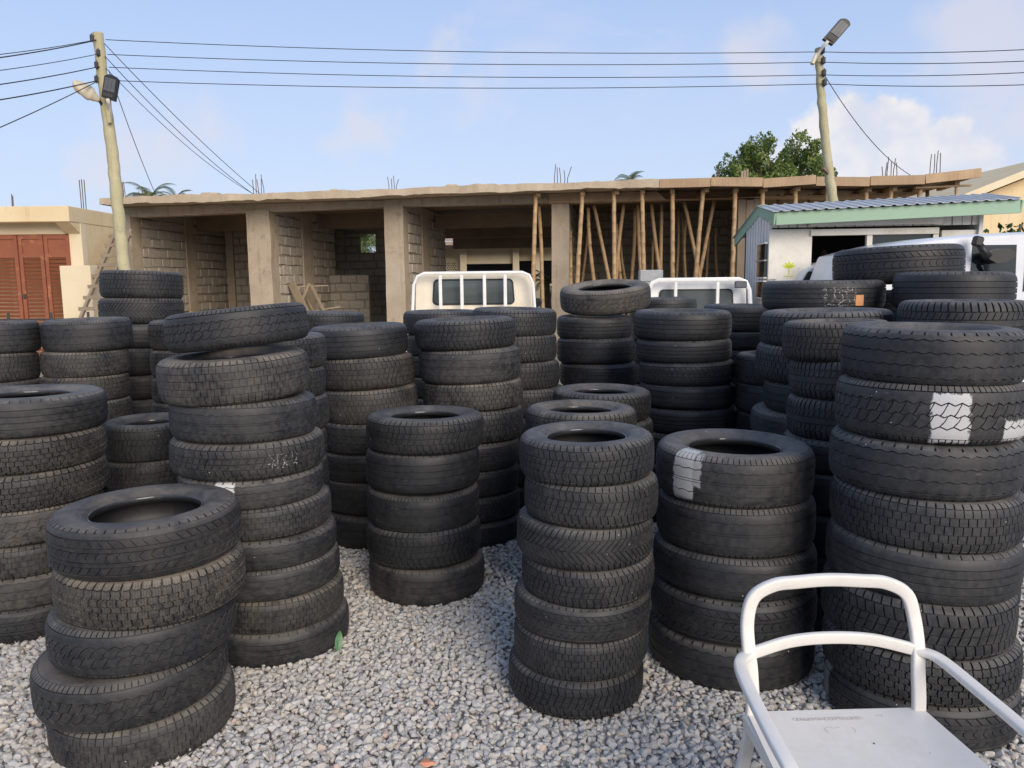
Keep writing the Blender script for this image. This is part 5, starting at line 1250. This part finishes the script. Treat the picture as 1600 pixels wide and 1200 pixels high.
def minibus():
    Y = 9.35; O = at_Y(1520, 400, Y); root = empty('minibus', (O[0], Y, 0)); tag(root, 'pale silver minibus with black wing mirror behind the rear tyre stacks', 'minibus')
    S = lambda x, y: at_Y(x, y, Y)-np.array([O[0], Y, 0])
    pts = [(1362, 394), (1395, 385), (1430, 377), (1465, 370), (1520, 365), (1600, 361)]
    roof = [S(x, y) for x, y in pts]; L = 4.3; zr = roof[-1][2]
    # side outline (x forward is -): bonnet, windscreen, roof, tail
    side = [(-1.66, .35), (-1.70, .75), (-1.58, 1.0)]+[(roof[0][0]-.16, 1.45)]+[(float(p[0]), float(p[2])) for p in roof]+[(1.4, zr+.01), (2.1, zr-.01), (2.35, zr-.12), (2.45, 1.2), (2.45, .4)]
    n = len(side); w = 1.68; vs = []; rows = ((0, .965), (.06, .995), (w/2, 1.0), (w-.06, .995), (w, .965))
    mb = MB(); cz = 1.0
    for y, k in rows:
        for x, z in side: vs.append((x*(.99+.01*k), y+(.05*max(0, (z-1.25)/.9) if y < .1 else (-.05*max(0, (z-1.25)/.9) if y > w-.1 else 0)), cz+(z-cz)*(k if z > cz else 1)))
    fs = [(i*n+j, i*n+(j+1) % n, (i+1)*n+(j+1) % n, (i+1)*n+j) for i in range(len(rows)-1) for j in range(n)]+[tuple(range(n)), tuple((len(rows)-1)*n+j for j in range(n))[::-1]]
    mb.add(vs, [f[::-1] for f in fs]); mb.build('body', M_SILVER, root, smooth=True, sharp=35)
    def side_win(x0, x1, y0, y1, name='side_window'):
        a, b = S(x0, y1), S(x1, y0); z0, z1 = a[2], b[2]; g = lambda z: .05*max(0, (z-1.25)/.9)-.006
        o = [Vector((a[0], g(z0), z0)), Vector((b[0], g(z0), z0)), Vector((b[0], g(z1), z1)), Vector((a[0]+.02, g(z1), z1))]
        mb = MB(); mb.prism(o, (0, -1, .055), .012); return mb.build(name, M_DARKGLASS, root)
    side_win(1516, 1592, 382, 455); side_win(1600, 1700, 382, 455); side_win(1440, 1500, 392, 455)
    # windscreen
    a, b = (roof[0][0]-.15, 1.49), (roof[1][0]-.05, float(roof[1][2])-.06)
    mb = MB(); mb.add([(a[0]-.02, .14, a[1]), (a[0]-.02, w-.14, a[1]), (b[0]-.02, w-.22, b[1]+.03), (b[0]-.02, .22, b[1]+.03)], [(0, 1, 2, 3), (3, 2, 1, 0)]); mb.build('windscreen', M_DARKGLASS, root)
    p = S(1452, 381); mb = MB(); mb.box((p[0], .10, p[2]), (.07, .03, .015)); mb.build('marker', M_IRON, root)
    # black door mirror on a stout arm
    mz = [S(x, y) for x, y in ((1519, 377), (1522, 392), (1530, 403), (1545, 402), (1573, 398), (1576, 390), (1562, 388), (1540, 392))]
    y = -.16
    m = MB(); m.prism([Vector((S(x, yy)[0], y, S(x, yy)[2])) for x, yy in ((1527, 396), (1534, 406), (1545, 412), (1560, 410), (1573, 402), (1575, 396), (1566, 389), (1553, 389), (1538, 393))], (0, -1, 0), .14)
    mo = m.build('wing_mirror', M_BLACKPL, root)
    a = [S(x, yy) for x, yy in ((1534, 402), (1526, 392), (1522, 384))]
    m = MB(); m.tube([(a[0][0], y+.03, a[0][2]), (a[1][0], y+.03, a[1][2]), (a[2][0], y+.04, a[2][2])], [.05, .04, .04], 10); m.build('mirror_arm', M_BLACKPL, mo, smooth=True)
    c = S(1519, 378); m = MB(); m.box((c[0], y+.05, c[2]), (.11, .09, .12), (0, .25, 0), ch=.02); m.build('mirror_head', M_BLACKPL, mo)
    a = S(1536, 412); b = S(1548, 448); m = MB(); m.beam((a[0], y+.1, a[2]), (b[0], .02, b[2]), .05, .05, ch=.01); m.build('mirror_arm', M_BLACKPL, mo)
    for x in (-1.0, 1.55):
        for yy in (.12, w-.12): 
            mb = MB(); mb.tube([(x, yy-.1, .32), (x, yy-.08, .32), (x, yy+.08, .32), (x, yy+.1, .32)], [.29, .32, .32, .29], 26); o = mb.build('wheel', M_SEAL, root, smooth=True, sharp=40)
            mb = MB(); mb.tube([(x, yy-.104, .32), (x, yy+.104, .32)], .19, 18); mb.build('rim', M_SILVER, o, smooth=True, sharp=40)
    mb = MB(); mb.box((-1.62, w/2, .5), (.2, w*.96, .22), ch=.04); mb.build('bumper', M_BLACKPL, root)
    for yy in (.2, w-.2): mb = MB(); mb.box((-1.66, yy, .85), (.12, .3, .16), ch=.04); mb.build('headlight', M_LEDFACE, root)
minibus()
def silver_car():
    Y = 11.0; O = at_Y(1310, 430, Y); root = empty('parked_car', (O[0], Y, 0)); tag(root, 'silver car with dark side windows parked in front of the kiosk', 'car')
    S = lambda x, y: at_Y(x, y, Y)-np.array([O[0], Y, 0])
    r = [S(x, y) for x, y in ((1253, 441), (1262, 425), (1275, 416), (1300, 409), (1330, 406))]
    side = [(-.95, .3), (-1.0, .8)]+[(float(p[0]), float(p[2])) for p in r]+[(1.6, r[-1][2]-.02), (2.1, 1.15), (2.9, 1.0), (3.0, .6), (2.95, .3)]
    n = len(side); w = 1.62; vs = []; rows = (0, .05, w/2, w-.05, w)
    for i, y in enumerate(rows):
        for x, z in side: vs.append((x, y+(.18*max(0, z-1.05) if i < 2 else (-.18*max(0, z-1.05) if i > 2 else 0)), z*(1 if 0 < i < 4 else .985)))
    mb = MB(); fs = [(i*n+j, i*n+(j+1) % n, (i+1)*n+(j+1) % n, (i+1)*n+j) for i in range(4) for j in range(n)]+[tuple(range(n)), tuple(4*n+j for j in range(n))[::-1]]
    mb.add(vs, [f[::-1] for f in fs]); mb.build('body', M_SILVER, root, smooth=True, sharp=35)
    for pts in (((1256, 441), (1277, 441), (1280, 424), (1268, 424)), ((1287, 441), (1322, 441), (1322, 417), (1294, 419))):
        o = []
        for x, y in pts: p = S(x, y); o.append(Vector((p[0], .18*max(0, p[2]-1.05)-.006, p[2])))
        mb = MB(); mb.prism(o, (0, -1, .2), .01); mb.build('side_window', M_DARKGLASS, root)
    for x in (-.35, 2.2):
        for yy in (.1, w-.1):
            mb = MB(); mb.tube([(x, yy-.09, .3), (x, yy-.07, .3), (x, yy+.07, .3), (x, yy+.09, .3)], [.27, .3, .3, .27], 24); o = mb.build('wheel', M_SEAL, root, smooth=True, sharp=40)
            mb = MB(); mb.tube([(x, yy-.094, .3), (x, yy+.094, .3)], .18, 18); mb.build('rim', M_SILVER, o, smooth=True, sharp=40)
silver_car()

# ------------------------------------------------------------------ utility poles, lamps, wires
PY = 14.5
def pole(pts, r0, r1, label):
    P = [at_Y(x, y, PY) for x, y in pts]; a, b = P[-2], P[-1]; k = b[2]/(a[2]-b[2]); foot = b+(b-a)*k; foot[2] = 0; P.append(foot); P = P[::-1]
    O = P[0].copy(); root = empty('utility_pole', tuple(O)); tag(root, label, 'utility pole')
    Ps = [Vector(p-O) for p in P]; fine = []; rs = []; tot = Ps[-1].z
    for i in range(len(Ps)-1):
        for j in range(8):
            q = Ps[i].lerp(Ps[i+1], j/8); fine.append(q+Vector((rng.normal(0, .006), rng.normal(0, .006), 0))); rs.append(r0+(r1-r0)*q.z/tot+rng.normal(0, .003))
    fine.append(Ps[-1]); rs.append(r1); mb = MB(); mb.tube(fine, rs, 14); mb.build('shaft', M_POLE, root, smooth=True, sharp=50)
    return root, O
def Wp(x, y, Y=PY): return Vector(at_Y(x, y, Y))
pl, pO = pole([(153, 52), (166, 170), (178, 260), (187, 355), (194, 420)], .120, .088, 'leaning wooden utility pole with two street lamps beside the cream shop')
pr, qO = pole([(1279, 76), (1283, 150), (1290, 225), (1302, 316)], .112, .068, 'crooked wooden utility pole with a tilted black lamp behind the kiosk')
def insulators(root, O, px, r):
    for x, y in px:
        p = Wp(x, y)-Vector(O); mb = MB(); mb.tube([p+Vector((-.02, -.10, -.05)), p+Vector((-.02, -.10, .05))], [.035, .035], 10); mb.tube([p+Vector((-.02, -.10, -.07)), p+Vector((-.02, -.10, .08))], .010, 6); mb.build('insulator', M_IRON, root)
        mb = MB(); mb.box(p+Vector((-.02, -.06, 0)), (.05, .14, .03)); mb.build('bracket', M_IRON, root)
insulators(pl, pO, ((150, 62), (160, 85), (157, 104), (157, 126)), 0)
insulators(pr, qO, ((1284, 81), (1285, 97), (1286, 116), (1287, 131)), 0)
def led_lamp(root, O, corners, arm, Y=PY-.3, thick=.09):
    """flat LED street lamp facing the camera: corners tl,tr,br,bl in the photo"""
    c = [Wp(x, y, Y)-Vector(O) for x, y in corners]; n = (c[1]-c[0]).cross(c[3]-c[0]).normalized()
    if n.y > 0: n = -n
    ctr = sum(c, Vector())/4; e = empty('street_lamp', tuple(ctr), parent=root); q = [p-ctr for p in c]
    top = (q[0]+q[1])/2; bul = (q[0]-q[3]).normalized()*.05; out = [q[0], q[0].lerp(q[1], .25)+bul*.8, q[0].lerp(q[1], .5)+bul, q[0].lerp(q[1], .75)+bul*.8, q[1], q[2], q[3]]
    mb = MB(); mb.prism(out[::-1], n, thick); h = mb.build('lamp_housing', M_BLACKPL, e)
    def inset(a, b, cc, d, z): return q[0]+(q[1]-q[0])*a+(q[3]-q[0])*b+n*z
    for (a0, a1) in ((.10, .36), (.38, .62), (.64, .90)):
        o = [q[0]+(q[1]-q[0])*a+(q[3]-q[0])*b+n*.012 for a, b in ((a0, .05), (a1, .05), (a1, .66), (a0, .66))]
        mb = MB(); mb.prism(o[::-1], n, .016); mb.build('lens', M_LEDFACE, e)
    o = [q[0]+(q[1]-q[0])*a+(q[3]-q[0])*b+n*.014 for a, b in ((.14, .76), (.86, .76), (.86, .92), (.14, .92))]
    mb = MB(); mb.prism(o[::-1], n, .018); mb.build('driver_cover', M_IRON, e)
    pts = [Wp(x, y, yy)-Vector(O)-ctr for x, y, yy in arm]
    mb = MB(); mb.tube(pts, .030, 10); mb.build('arm', M_KIOSKSIDE, e, smooth=True)
led_lamp(pl, pO, ((163, 118), (184, 124), (178, 158), (158, 151)), ((168, 155, PY-.32), (170, 162, PY-.25), (172, 175, PY-.1), (174, 190, PY-.05)))
led_lamp(pr, qO, ((1314, 29), (1329, 39), (1302, 70), (1287, 60)), ((1294, 64, PY-.30), (1285, 74, PY-.2), (1278, 84, PY-.12), (1270, 100, PY-.12)))
def cobra():
    root = empty('street_lamp', tuple(Wp(155, 158, PY-.1)-Vector(pO)), parent=pl); B = Wp(155, 158, PY-.1)
    a = Wp(155, 157, PY-.15)-B; b = Wp(114, 127, PY-.45)-B; d = (b-a); n = 14; L = d.length; ax = d.normalized(); side = ax.cross(Vector((0, -.75, .65))).normalized(); up = side.cross(ax).normalized()
    if up.z < 0: up = -up
    for nm, s0, s1, mt in (('lamp_housing', 0, 1, M_LAMPSHELL), ('lamp_bowl', .38, .97, M_LAMPGLASS)):
        vs = []; m_ = 14; N = 16
        for i in range(N+1):
            f = s0+(s1-s0)*i/N
            w = .05+.085*max(0, math.sin(math.pi*min(1, max(0, (f-.05)/.95))**.75))*(1.25 if f > .3 else .9)
            if nm == 'lamp_bowl': w = .125*math.sqrt(max(0.0004, math.sin(math.pi*i/N)))
            if nm == 'lamp_housing' and i == N: w = .02
            for k in range(m_):
                t = 2*math.pi*k/m_; hgt = .55 if nm == 'lamp_housing' else .42
                vs.append(a+d*f+side*w*math.cos(t)+up*(w*hgt*math.sin(t)-(.035 if nm == 'lamp_bowl' else 0)))
        fs = [(i*m_+k, i*m_+(k+1) % m_, (i+1)*m_+(k+1) % m_, (i+1)*m_+k) for i in range(N) for k in range(m_)]+[tuple(range(m_))[::-1], tuple(N*m_+k for k in range(m_))]
        mb = MB(); mb.add(vs, fs); mb.build(nm, mt, root, smooth=True)
    mb = MB(); mb.tube([a, Wp(161, 166, PY-.05)-B, Wp(163, 182, PY-.02)-B], .028, 8); mb.build('arm', M_IRON, root)
cobra()
mb = MB(); a, b = Wp(168, 160, PY-.13)-Vector(pO), Wp(172, 192, PY-.13)-Vector(pO); mb.beam(a, b, .05, .06); mb.build('conduit', M_POLE, pl)
mb = MB(); a, b = Wp(1276, 84, PY-.1)-Vector(qO), Wp(1269, 100, PY-.15)-Vector(qO); mb.tube([a, b], .035, 10); mb.build('arm_socket', M_LAMPSHELL, pr)
mb = MB(); a, b = Wp(1294, 270, PY-.05)-Vector(qO), Wp(1286, 262, PY-.12)-Vector(qO); mb.beam(a, b, .05, .06); mb.build('step_peg', M_BARK, pr)
def wire(a, b, sag, r, label, group='overhead wires', n=28):
    a, b = Vector(a), Vector(b); O = a; pts = []
    for i in range(n+1): f = i/n; pts.append(a.lerp(b, f)-Vector((0, 0, sag*4*f*(1-f)))-O)
    mb = MB(); mb.tube(pts, r*.62, 5); o = mb.build('power_line', M_WIRE, smooth=True); o.location = O; tag(o, label, 'wire', group)
for k, (p, q, e, f) in enumerate((((165, 62), (1282, 81), (1600, 67), 0), ((168, 85), (1284, 97), (1600, 85), 0), ((170, 105), (1285, 117), (1600, 103), 0), ((180, 126), (1286, 131), (1600, 122), 0))):
    nm = ('top', 'second', 'third', 'lowest')[k]
    wire(Wp(*p, PY-.1), Wp(*q, PY-.1), .10, .011, '%s of four overhead wires strung between the two utility poles' % nm)
    far = Wp(*e, PY-2.2); s_ = Wp(*q, PY-.1); wire(s_, s_+(far-s_)*1.8, .10, .011, '%s of four wires running on from the crooked pole over the kiosk' % nm)
for k, (p, q, r) in enumerate((((150, 62), (0, 78), .010), ((150, 63), (0, 83), .015), ((155, 84), (0, 103), .010), ((155, 104), (0, 125), .014), ((152, 126), (0, 149), .016), ((152, 127), (0, 192), .013))):
    s_ = Wp(*p, PY-.1); far = Wp(*q, PY-3); wire(s_, s_+(far-s_)*2.0, .06, r, ('top thin wire', 'top thick cable', 'second wire', 'third cable', 'fourth cable', 'lowest steep cable')[k]+' leaving the leaning pole over the cream shop')
U = lambda x, v: Vector(BORG+bu*hv(x, 300, v)[0]+bv*v+np.array([0, 0, ztop(hv(x, 300, v)[0])+.02]))
wire(Wp(163, 68, PY-.05), U(412, 1.0), .10, .012, 'upper service cable from the leaning pole down to the slab roof starter bars')
wire(Wp(164, 88, PY-.05), U(402, 1.0), .16, .012, 'kinked service cable from the leaning pole down to the slab roof')
wire(Wp(165, 106, PY-.05), U(407, 1.2), .22, .010, 'lower slack service cable from the leaning pole to the slab roof')
wire(Wp(170, 110, PY-.05), U(248, 1.6), .12, .012, 'short steep cable from the leaning pole to the near end of the slab roof')
wire(Wp(1288, 117, PY-.05), U(1426, .6), .22, .012, 'slack cable from the crooked pole down to the fresh slab')

# ------------------------------------------------------------------ trees and bushes
def leaf_cloud(n, centres, size, aspect=2.0, droop=0.0):
    mb = MB(); vs = []; fs = []; wts = np.array([c[3]*c[4]*c[5] for c in centres]); wts = wts/wts.sum()
    idx = rng.choice(len(centres), n, p=wts)
    for i in idx:
        cx, cy, cz, rx, ry, rz = centres[i]; d = rng.normal(size=3); d /= np.linalg.norm(d); k = rng.random()**.30
        p = Vector((cx+d[0]*rx*k, cy+d[1]*ry*k, cz+d[2]*rz*k)); a = Vector(rng.normal(size=3)).normalized()
        a = (a+Vector(d)*.6+Vector((0, 0, -droop))).normalized(); b = a.cross(Vector(rng.normal(size=3))).normalized(); s = size*(.6+.8*rng.random())
        k0 = len(vs); vs += [p-a*s*.5, p+b*s/aspect*.5, p+a*s*.5, p-b*s/aspect*.5]; fs.append((k0, k0+1, k0+2, k0+3))
    mb.add(vs, fs); return mb
def tree():
    Y = 30; O = at_Y(1205, 275, Y); root = empty('broadleaf_tree', (O[0], Y, 0)); tag(root, 'green leafy tree with two rounded crowns behind the slab roof', 'tree')
    S = lambda x, y: at_Y(x, y, Y)-np.array([O[0], Y, 0])
    cs = []
    for x, y, r in ((1180, 243, 20), (1200, 228, 14), (1160, 258, 22), (1150, 272, 22), (1190, 268, 24), (1170, 230, 12), (1245, 232, 18), (1236, 222, 11), (1258, 250, 20), (1240, 262, 22), (1268, 262, 13), (1222, 250, 10), (1215, 275, 26), (1265, 278, 20), (1142, 268, 10), (1272, 245, 10), (1250, 217, 8), (1190, 218, 8)):
        p = S(x, y); q = r/FPX*Y; cs.append((p[0], rng.normal(0, .6), p[2], q, q*1.3, q))
    for x, y in ((1170, 300), (1250, 305), (1210, 310)): p = S(x, y); cs.append((p[0], 0, p[2], 1.0, 1.2, .9))
    # clumps at the surface of each lobe
    fine = []
    for c in cs:
        for _ in range(9):
            d = rng.normal(size=3); d /= np.linalg.norm(d); k = .85+.25*rng.random(); f = .34+.16*rng.random()
            fine.append((c[0]+d[0]*c[3]*k, c[1]+d[1]*c[4]*k, c[2]+d[2]*c[5]*k, c[3]*f, c[4]*f, c[5]*f))
    leaf_cloud(34000, fine+[(a, b, c, d*.8, e*.8, f*.8) for a, b, c, d, e, f in cs], .125).build('crown', M_LEAF1, root)
    top = S(1205, 300); mb = MB(); mb.tube([(0, 0, 0), (.05, 0, 1.5), (0, 0, float(top[2]))], [.24, .19, .14], 10)
    for x, y in ((1175, 250), (1245, 240), (1200, 240), (1260, 262), (1155, 265)): p = S(x, y); mb.tube([(0, 0, float(top[2])-.4), (p[0]*.5, .1, (p[2]+top[2])/2), (p[0], 0, p[2])], [.11, .07, .03], 7)
    mb.build('trunk', M_BARK, root, smooth=True)
tree()
def palm(x, y, Y, label, n=16, L=1.9, seed=0, fx=None):
    O = at_Y(x, y, Y); root = empty('palm_tree', (O[0], Y, 0)); tag(root, label, 'palm'); h = float(O[2])
    mb = MB(); mb.tube([(.1, 0, 0), (.04, 0, h*.5), (0, 0, h)], [.17, .13, .11], 10); mb.build('trunk', M_BARK, root, smooth=True)
    mb = MB(); vs = []; fs = []
    for i in range(n):
        a = 2*math.pi*i/n+rng.normal(0, .15); el = rng.uniform(.15, 1.3); d = Vector((math.cos(a), math.sin(a), 0)); l = L*rng.uniform(.75, 1.1); p = Vector((0, 0, h)); st = 14; e = el
        for k in range(st):
            f = k/st; stp = (d*math.cos(e)+Vector((0, 0, 1))*math.sin(e))*(l/st); q = p+stp; e -= 2.0/st*(.5+f)
            side = d.cross(Vector((0, 0, 1))); w = .42*L*math.sin(math.pi*min(1, .12+f*.88))*.55
            for sg in (-1, 1):
                for o_ in (0, .5):
                    b0 = p.lerp(q, o_); tip = b0+side*sg*w+stp.normalized()*w*.6+Vector((0, 0, -w*.35)); wd = stp*.22; k0 = len(vs); vs += [b0-wd, b0+wd, tip]; fs.append((k0, k0+1, k0+2))
            p = q
    mb.add(vs, fs); mb.build('fronds', M_LEAF2, root)
palm(235, 311, 27, 'palm whose frond tips show above the near end of the slab roof', 16, 1.1)
palm(275, 312, 29, 'smaller palm tip showing beside the rubble on the slab roof', 12, .9)
palm(985, 284, 27, 'lone palm tip showing above the middle of the slab roof', 10, .8)
palm(560, 382, 40, 'palm behind the small window at the back of the second bay', 40, 3.4)
palm(853, 440, 24, 'young palm beside the concrete column in front of the bungalow', 12, .9)
def bush():
    for (x, y, Y, w, h, lab) in ((1590, 350, 13.4, 1.5, .8, 'dark green hedge between the kiosk and the gabled house'), (1410, 382, 13.6, .9, .7, 'dark leafy shrub behind the kiosk window'), (566, 386, 37, 2.0, 1.2, 'pale green shrub filling the small window at the back of the second bay')):
        O = at_Y(x, y, Y); root = empty('shrub', (O[0], Y, 0)); tag(root, lab, 'shrub'); cz = float(O[2])
        cs = [(rng.normal(0, w*.45), rng.normal(0, .3), cz*f+rng.normal(0, .1)-.1, w*.42, .5, .42) for f in np.linspace(.2, 1, 16)]
        leaf_cloud(5000, cs, .12, 1.7).build('foliage', M_LEAF2 if Y > 20 else M_LEAF3, root); mb = MB(); mb.tube([(0, 0, 0), (.05, 0, cz)], [.06, .02], 7); mb.build('stem', M_BARK, root)
bush()

# ------------------------------------------------------------------ white plastic armchair
def smooth_path(pts, n=6, closed=False):
    pts = [Vector(p) for p in pts]; out = []; N = len(pts)
    for i in range(N-1):
        p0, p1, p2, p3 = pts[max(i-1, 0)], pts[i], pts[i+1], pts[min(i+2, N-1)]
        for k in range(n):
            t = k/n; out.append(.5*((2*p1)+(p2-p0)*t+(2*p0-5*p1+4*p2-p3)*t*t+(3*p1-p0-3*p2+p3)*t**3))
    out.append(pts[-1]); return out
def chair():
    bx0, bx1 = at_Y(1166, 1018, 2.05), at_Y(1449, 1018, 2.05); cx = (bx0[0]+bx1[0])/2; Yb = 2.02
    root = empty('armchair', (cx, Yb-.25, 0), (0, 0, rad(1.5))); tag(root, 'white plastic armchair with open curved back, facing away from the tyres', 'chair')
    hw = (bx1[0]-bx0[0])/2-.018; yb = .25; M = M_CHAIR
    S = lambda x, y, Y=Yb: at_Y(x, y, Y)-np.array([cx, Yb-.25, 0])
    # back loop and rear legs: one continuous frame
    zt = float(S(1300, 916, Yb+.05)[2]); zj = float(S(1200, 1024)[2])
    sec = rrect(.022, .036, .006, 2)
    loop = [(-hw-.03, yb+.085, .028), (-hw-.012, yb+.04, .25), (-hw, yb+.005, .44), (-hw, yb+.02, .56), (-hw-.004, yb+.035, zj), (-hw-.002, yb+.06, zt-.10), (-hw+.018, yb+.07, zt-.035), (-hw+.075, yb+.076, zt-.004), (-hw+.14, yb+.080, zt+.002), (0, yb+.088, zt+.004)]
    loop = loop+[(-x, y, z) for x, y, z in loop[:-1][::-1]]
    pth = smooth_path(loop, 6); mb = MB(); mb.sweep(pth, sec, ups=[(Vector((0, 1, .15)) if abs(p.x) > .12 or p.z < .7 else Vector((0, 1, .15))) for p in pth]); fr = mb.build('back_frame', M, root, smooth=True, sharp=50)
    cb = smooth_path([(-hw+.01, yb+.035, zj-.006), (-hw*.5, yb+.052, zj+.016), (0, yb+.058, zj+.022), (hw*.5, yb+.052, zj+.016), (hw-.01, yb+.035, zj-.006)], 6)
    mb = MB(); mb.sweep(cb, rrect(.018, .034, .005, 2), ups=(0, 1, .1)); mb.build('back_rail', M, root, smooth=True, sharp=50)
    # arms: leave the posts, sweep out and forward, turn down into the front legs
    for sg in (-1, 1):
        p = [(sg*(hw-.002), yb+.038, zj-.012), (sg*(hw+.030), yb+.010, zj-.012), (sg*(hw+.048), yb-.035, zj-.018), (sg*(hw+.058), yb-.15, zj-.026), (sg*(hw+.066), yb-.33, zj-.034), (sg*(hw+.066), yb-.44, zj-.044), (sg*(hw+.062), yb-.485, zj-.080), (sg*(hw+.055), yb-.492, zj-.15), (sg*(hw+.045), yb-.49, .42), (sg*(hw+.050), yb-.505, .2), (sg*(hw+.058), yb-.52, .028)]
        pp = smooth_path(p, 6); ups = []
        for q in pp: k = min(1, max(0, (yb-.40-q.y)/.09)); ups.append(Vector((0, -k, 1-k*.98)))
        mb = MB(); mb.sweep(pp, rrect(.020, .035, .006, 2), ups=ups); mb.build('armrest', M, root, smooth=True, sharp=50)
    # seat: dished panel with a rolled front edge
    n, m = 16, 16; vs = []; fs = []
    def zseat(u, v): return .452-.014*(1-(2*u-1)**2)*math.sin(math.pi*min(1, v*1.05))-(.03*max(0, (v-.86)/.14)**2)
    for lay in (0, 1):
        for j in range(m+1):
            for i in range(n+1):
                u, v = i/n, j/m; half = hw+.012+.022*min(1, v*1.5); vs.append(((2*u-1)*half, yb+.012-v*.47, zseat(u, v)-lay*.016))
    k = (n+1)*(m+1)
    for j in range(m):
        for i in range(n): a = j*(n+1)+i; fs += [(a, a+n+1, a+n+2, a+1), (k+a, k+a+1, k+a+n+2, k+a+n+1)]
    for i in range(n): a = i; b = m*(n+1)+i; fs += [(a, a+1, k+a+1, k+a), (b, k+b, k+b+1, b+1)]
    for j in range(m): a = j*(n+1); b = a+n; fs += [(a, k+a, k+a+n+1, a+n+1), (b, b+n+1, k+b+n+1, k+b)]
    mb = MB(); mb.add(vs, fs); seat = mb.build('seat', M, root, smooth=True, sharp=40)
    for sg in (-1, 1): mb = MB(); mb.box((sg*(hw+.012), yb-.22, .425), (.022, .47, .04), ch=.005); mb.build('seat_rail', M, root)
    mb = MB(); mb.box((0, yb+.002, .428), (2*hw-.02, .02, .035), ch=.004); mb.build('seat_rail', M, root)
    # faint pencil scribble on the seat
    def stroke(pts): mb = MB(); mb.sweep([Vector((x, y, zseat(.5+x/(2*hw), (yb+.012-y)/.47)+.0006)) for x, y in pts], [(-.0002, -.0008), (.0002, -.0008), (.0002, .0008), (-.0002, .0008)], ups=(0, 0, 1)); mb.build('pencil_scribble', M_PENCIL, seat)
    mb = MB(); x = -.135
    for w in range(15):
        pts = [(x+.006*math.sin(q*2.1+w)+q*.0028, yb-.028+.007*math.sin(q*1.7+w*1.3)) for q in range(7)]; stroke(pts); x += .0125
    pts = [(-.06, yb-.085), (-.064, yb-.07), (-.052, yb-.062), (-.035, yb-.068), (-.02, yb-.064)]; stroke(pts); stroke([(.012, yb-.066), (.018, yb-.076), (.014, yb-.086)]); stroke([(.10, yb-.02), (.12, yb-.018), (.115, yb-.028)])
    for x, y in ((.04, yb-.135), (.16, yb-.185)): mb = MB(); mb.tube([(x, y, zseat(.6, .3)+.001), (x, y, zseat(.6, .3)+.003)], [.0028, .0012], 7); mb.build('speck', M_IRON, seat)
chair()
# ------------------------------------------------------------------ small things on the gravel
def leaf_scrap():
    p = at_z(528, 1018, .02); mb = MB(); N = 9; vs = []; fs = []
    for i in range(N+1):
        f = i/N; w = .017*math.sin(math.pi*(f*.92+.06))**.8; b = .012*math.sin(f*2.4)
        vs += [(-w+.012*f, b, f*.088), (.012*f, b-.004, f*.088), (w+.012*f, b, f*.088)]
    for i in range(N): a = i*3; fs += [(a, a+1, a+4, a+3), (a+1, a+2, a+5, a+4)]
    vs2 = [(x, y+.0012, z) for x, y, z in vs]; k = len(vs); mb.add(vs+vs2, fs+[tuple(k+q for q in f[::-1]) for f in fs])
    root = empty('fallen_leaf', tuple(p), (rad(-16), 0, rad(14))); mb.build('blade', M_SCRAP, root); st = MB(); st.tube([(0, 0, -.018), (.001, -.002, .05)], [.0016, .0010], 6); st.build('midrib', M_SCRAP, root)
    tag(root, 'green leaf propped upright against the foot of the leaning stack', 'leaf')
leaf_scrap()
def shard():
    p = at_z(668, 1192, .035); import bmesh
    bm = bmesh.new()
    for _ in range(14): v = Vector(rng.normal(size=3)).normalized(); bm.verts.new((v.x*.030, v.y*.022, v.z*.011))
    bmesh.ops.convex_hull(bm, input=bm.verts); bmesh.ops.delete(bm, geom=[v for v in bm.verts if not v.link_faces], context='VERTS'); bmesh.ops.bevel(bm, geom=bm.edges[:], offset=.0015, segments=1, affect='EDGES')
    me = bpy.data.meshes.new('brick_chip'); bm.to_mesh(me); bm.free(); me.materials.append(M_TERRA); o = link('brick_chip', me, None, tuple(p), (0, .1, .4)); tag(o, 'orange-red chip of broken brick lying on the gravel', 'brick chip')
shard()
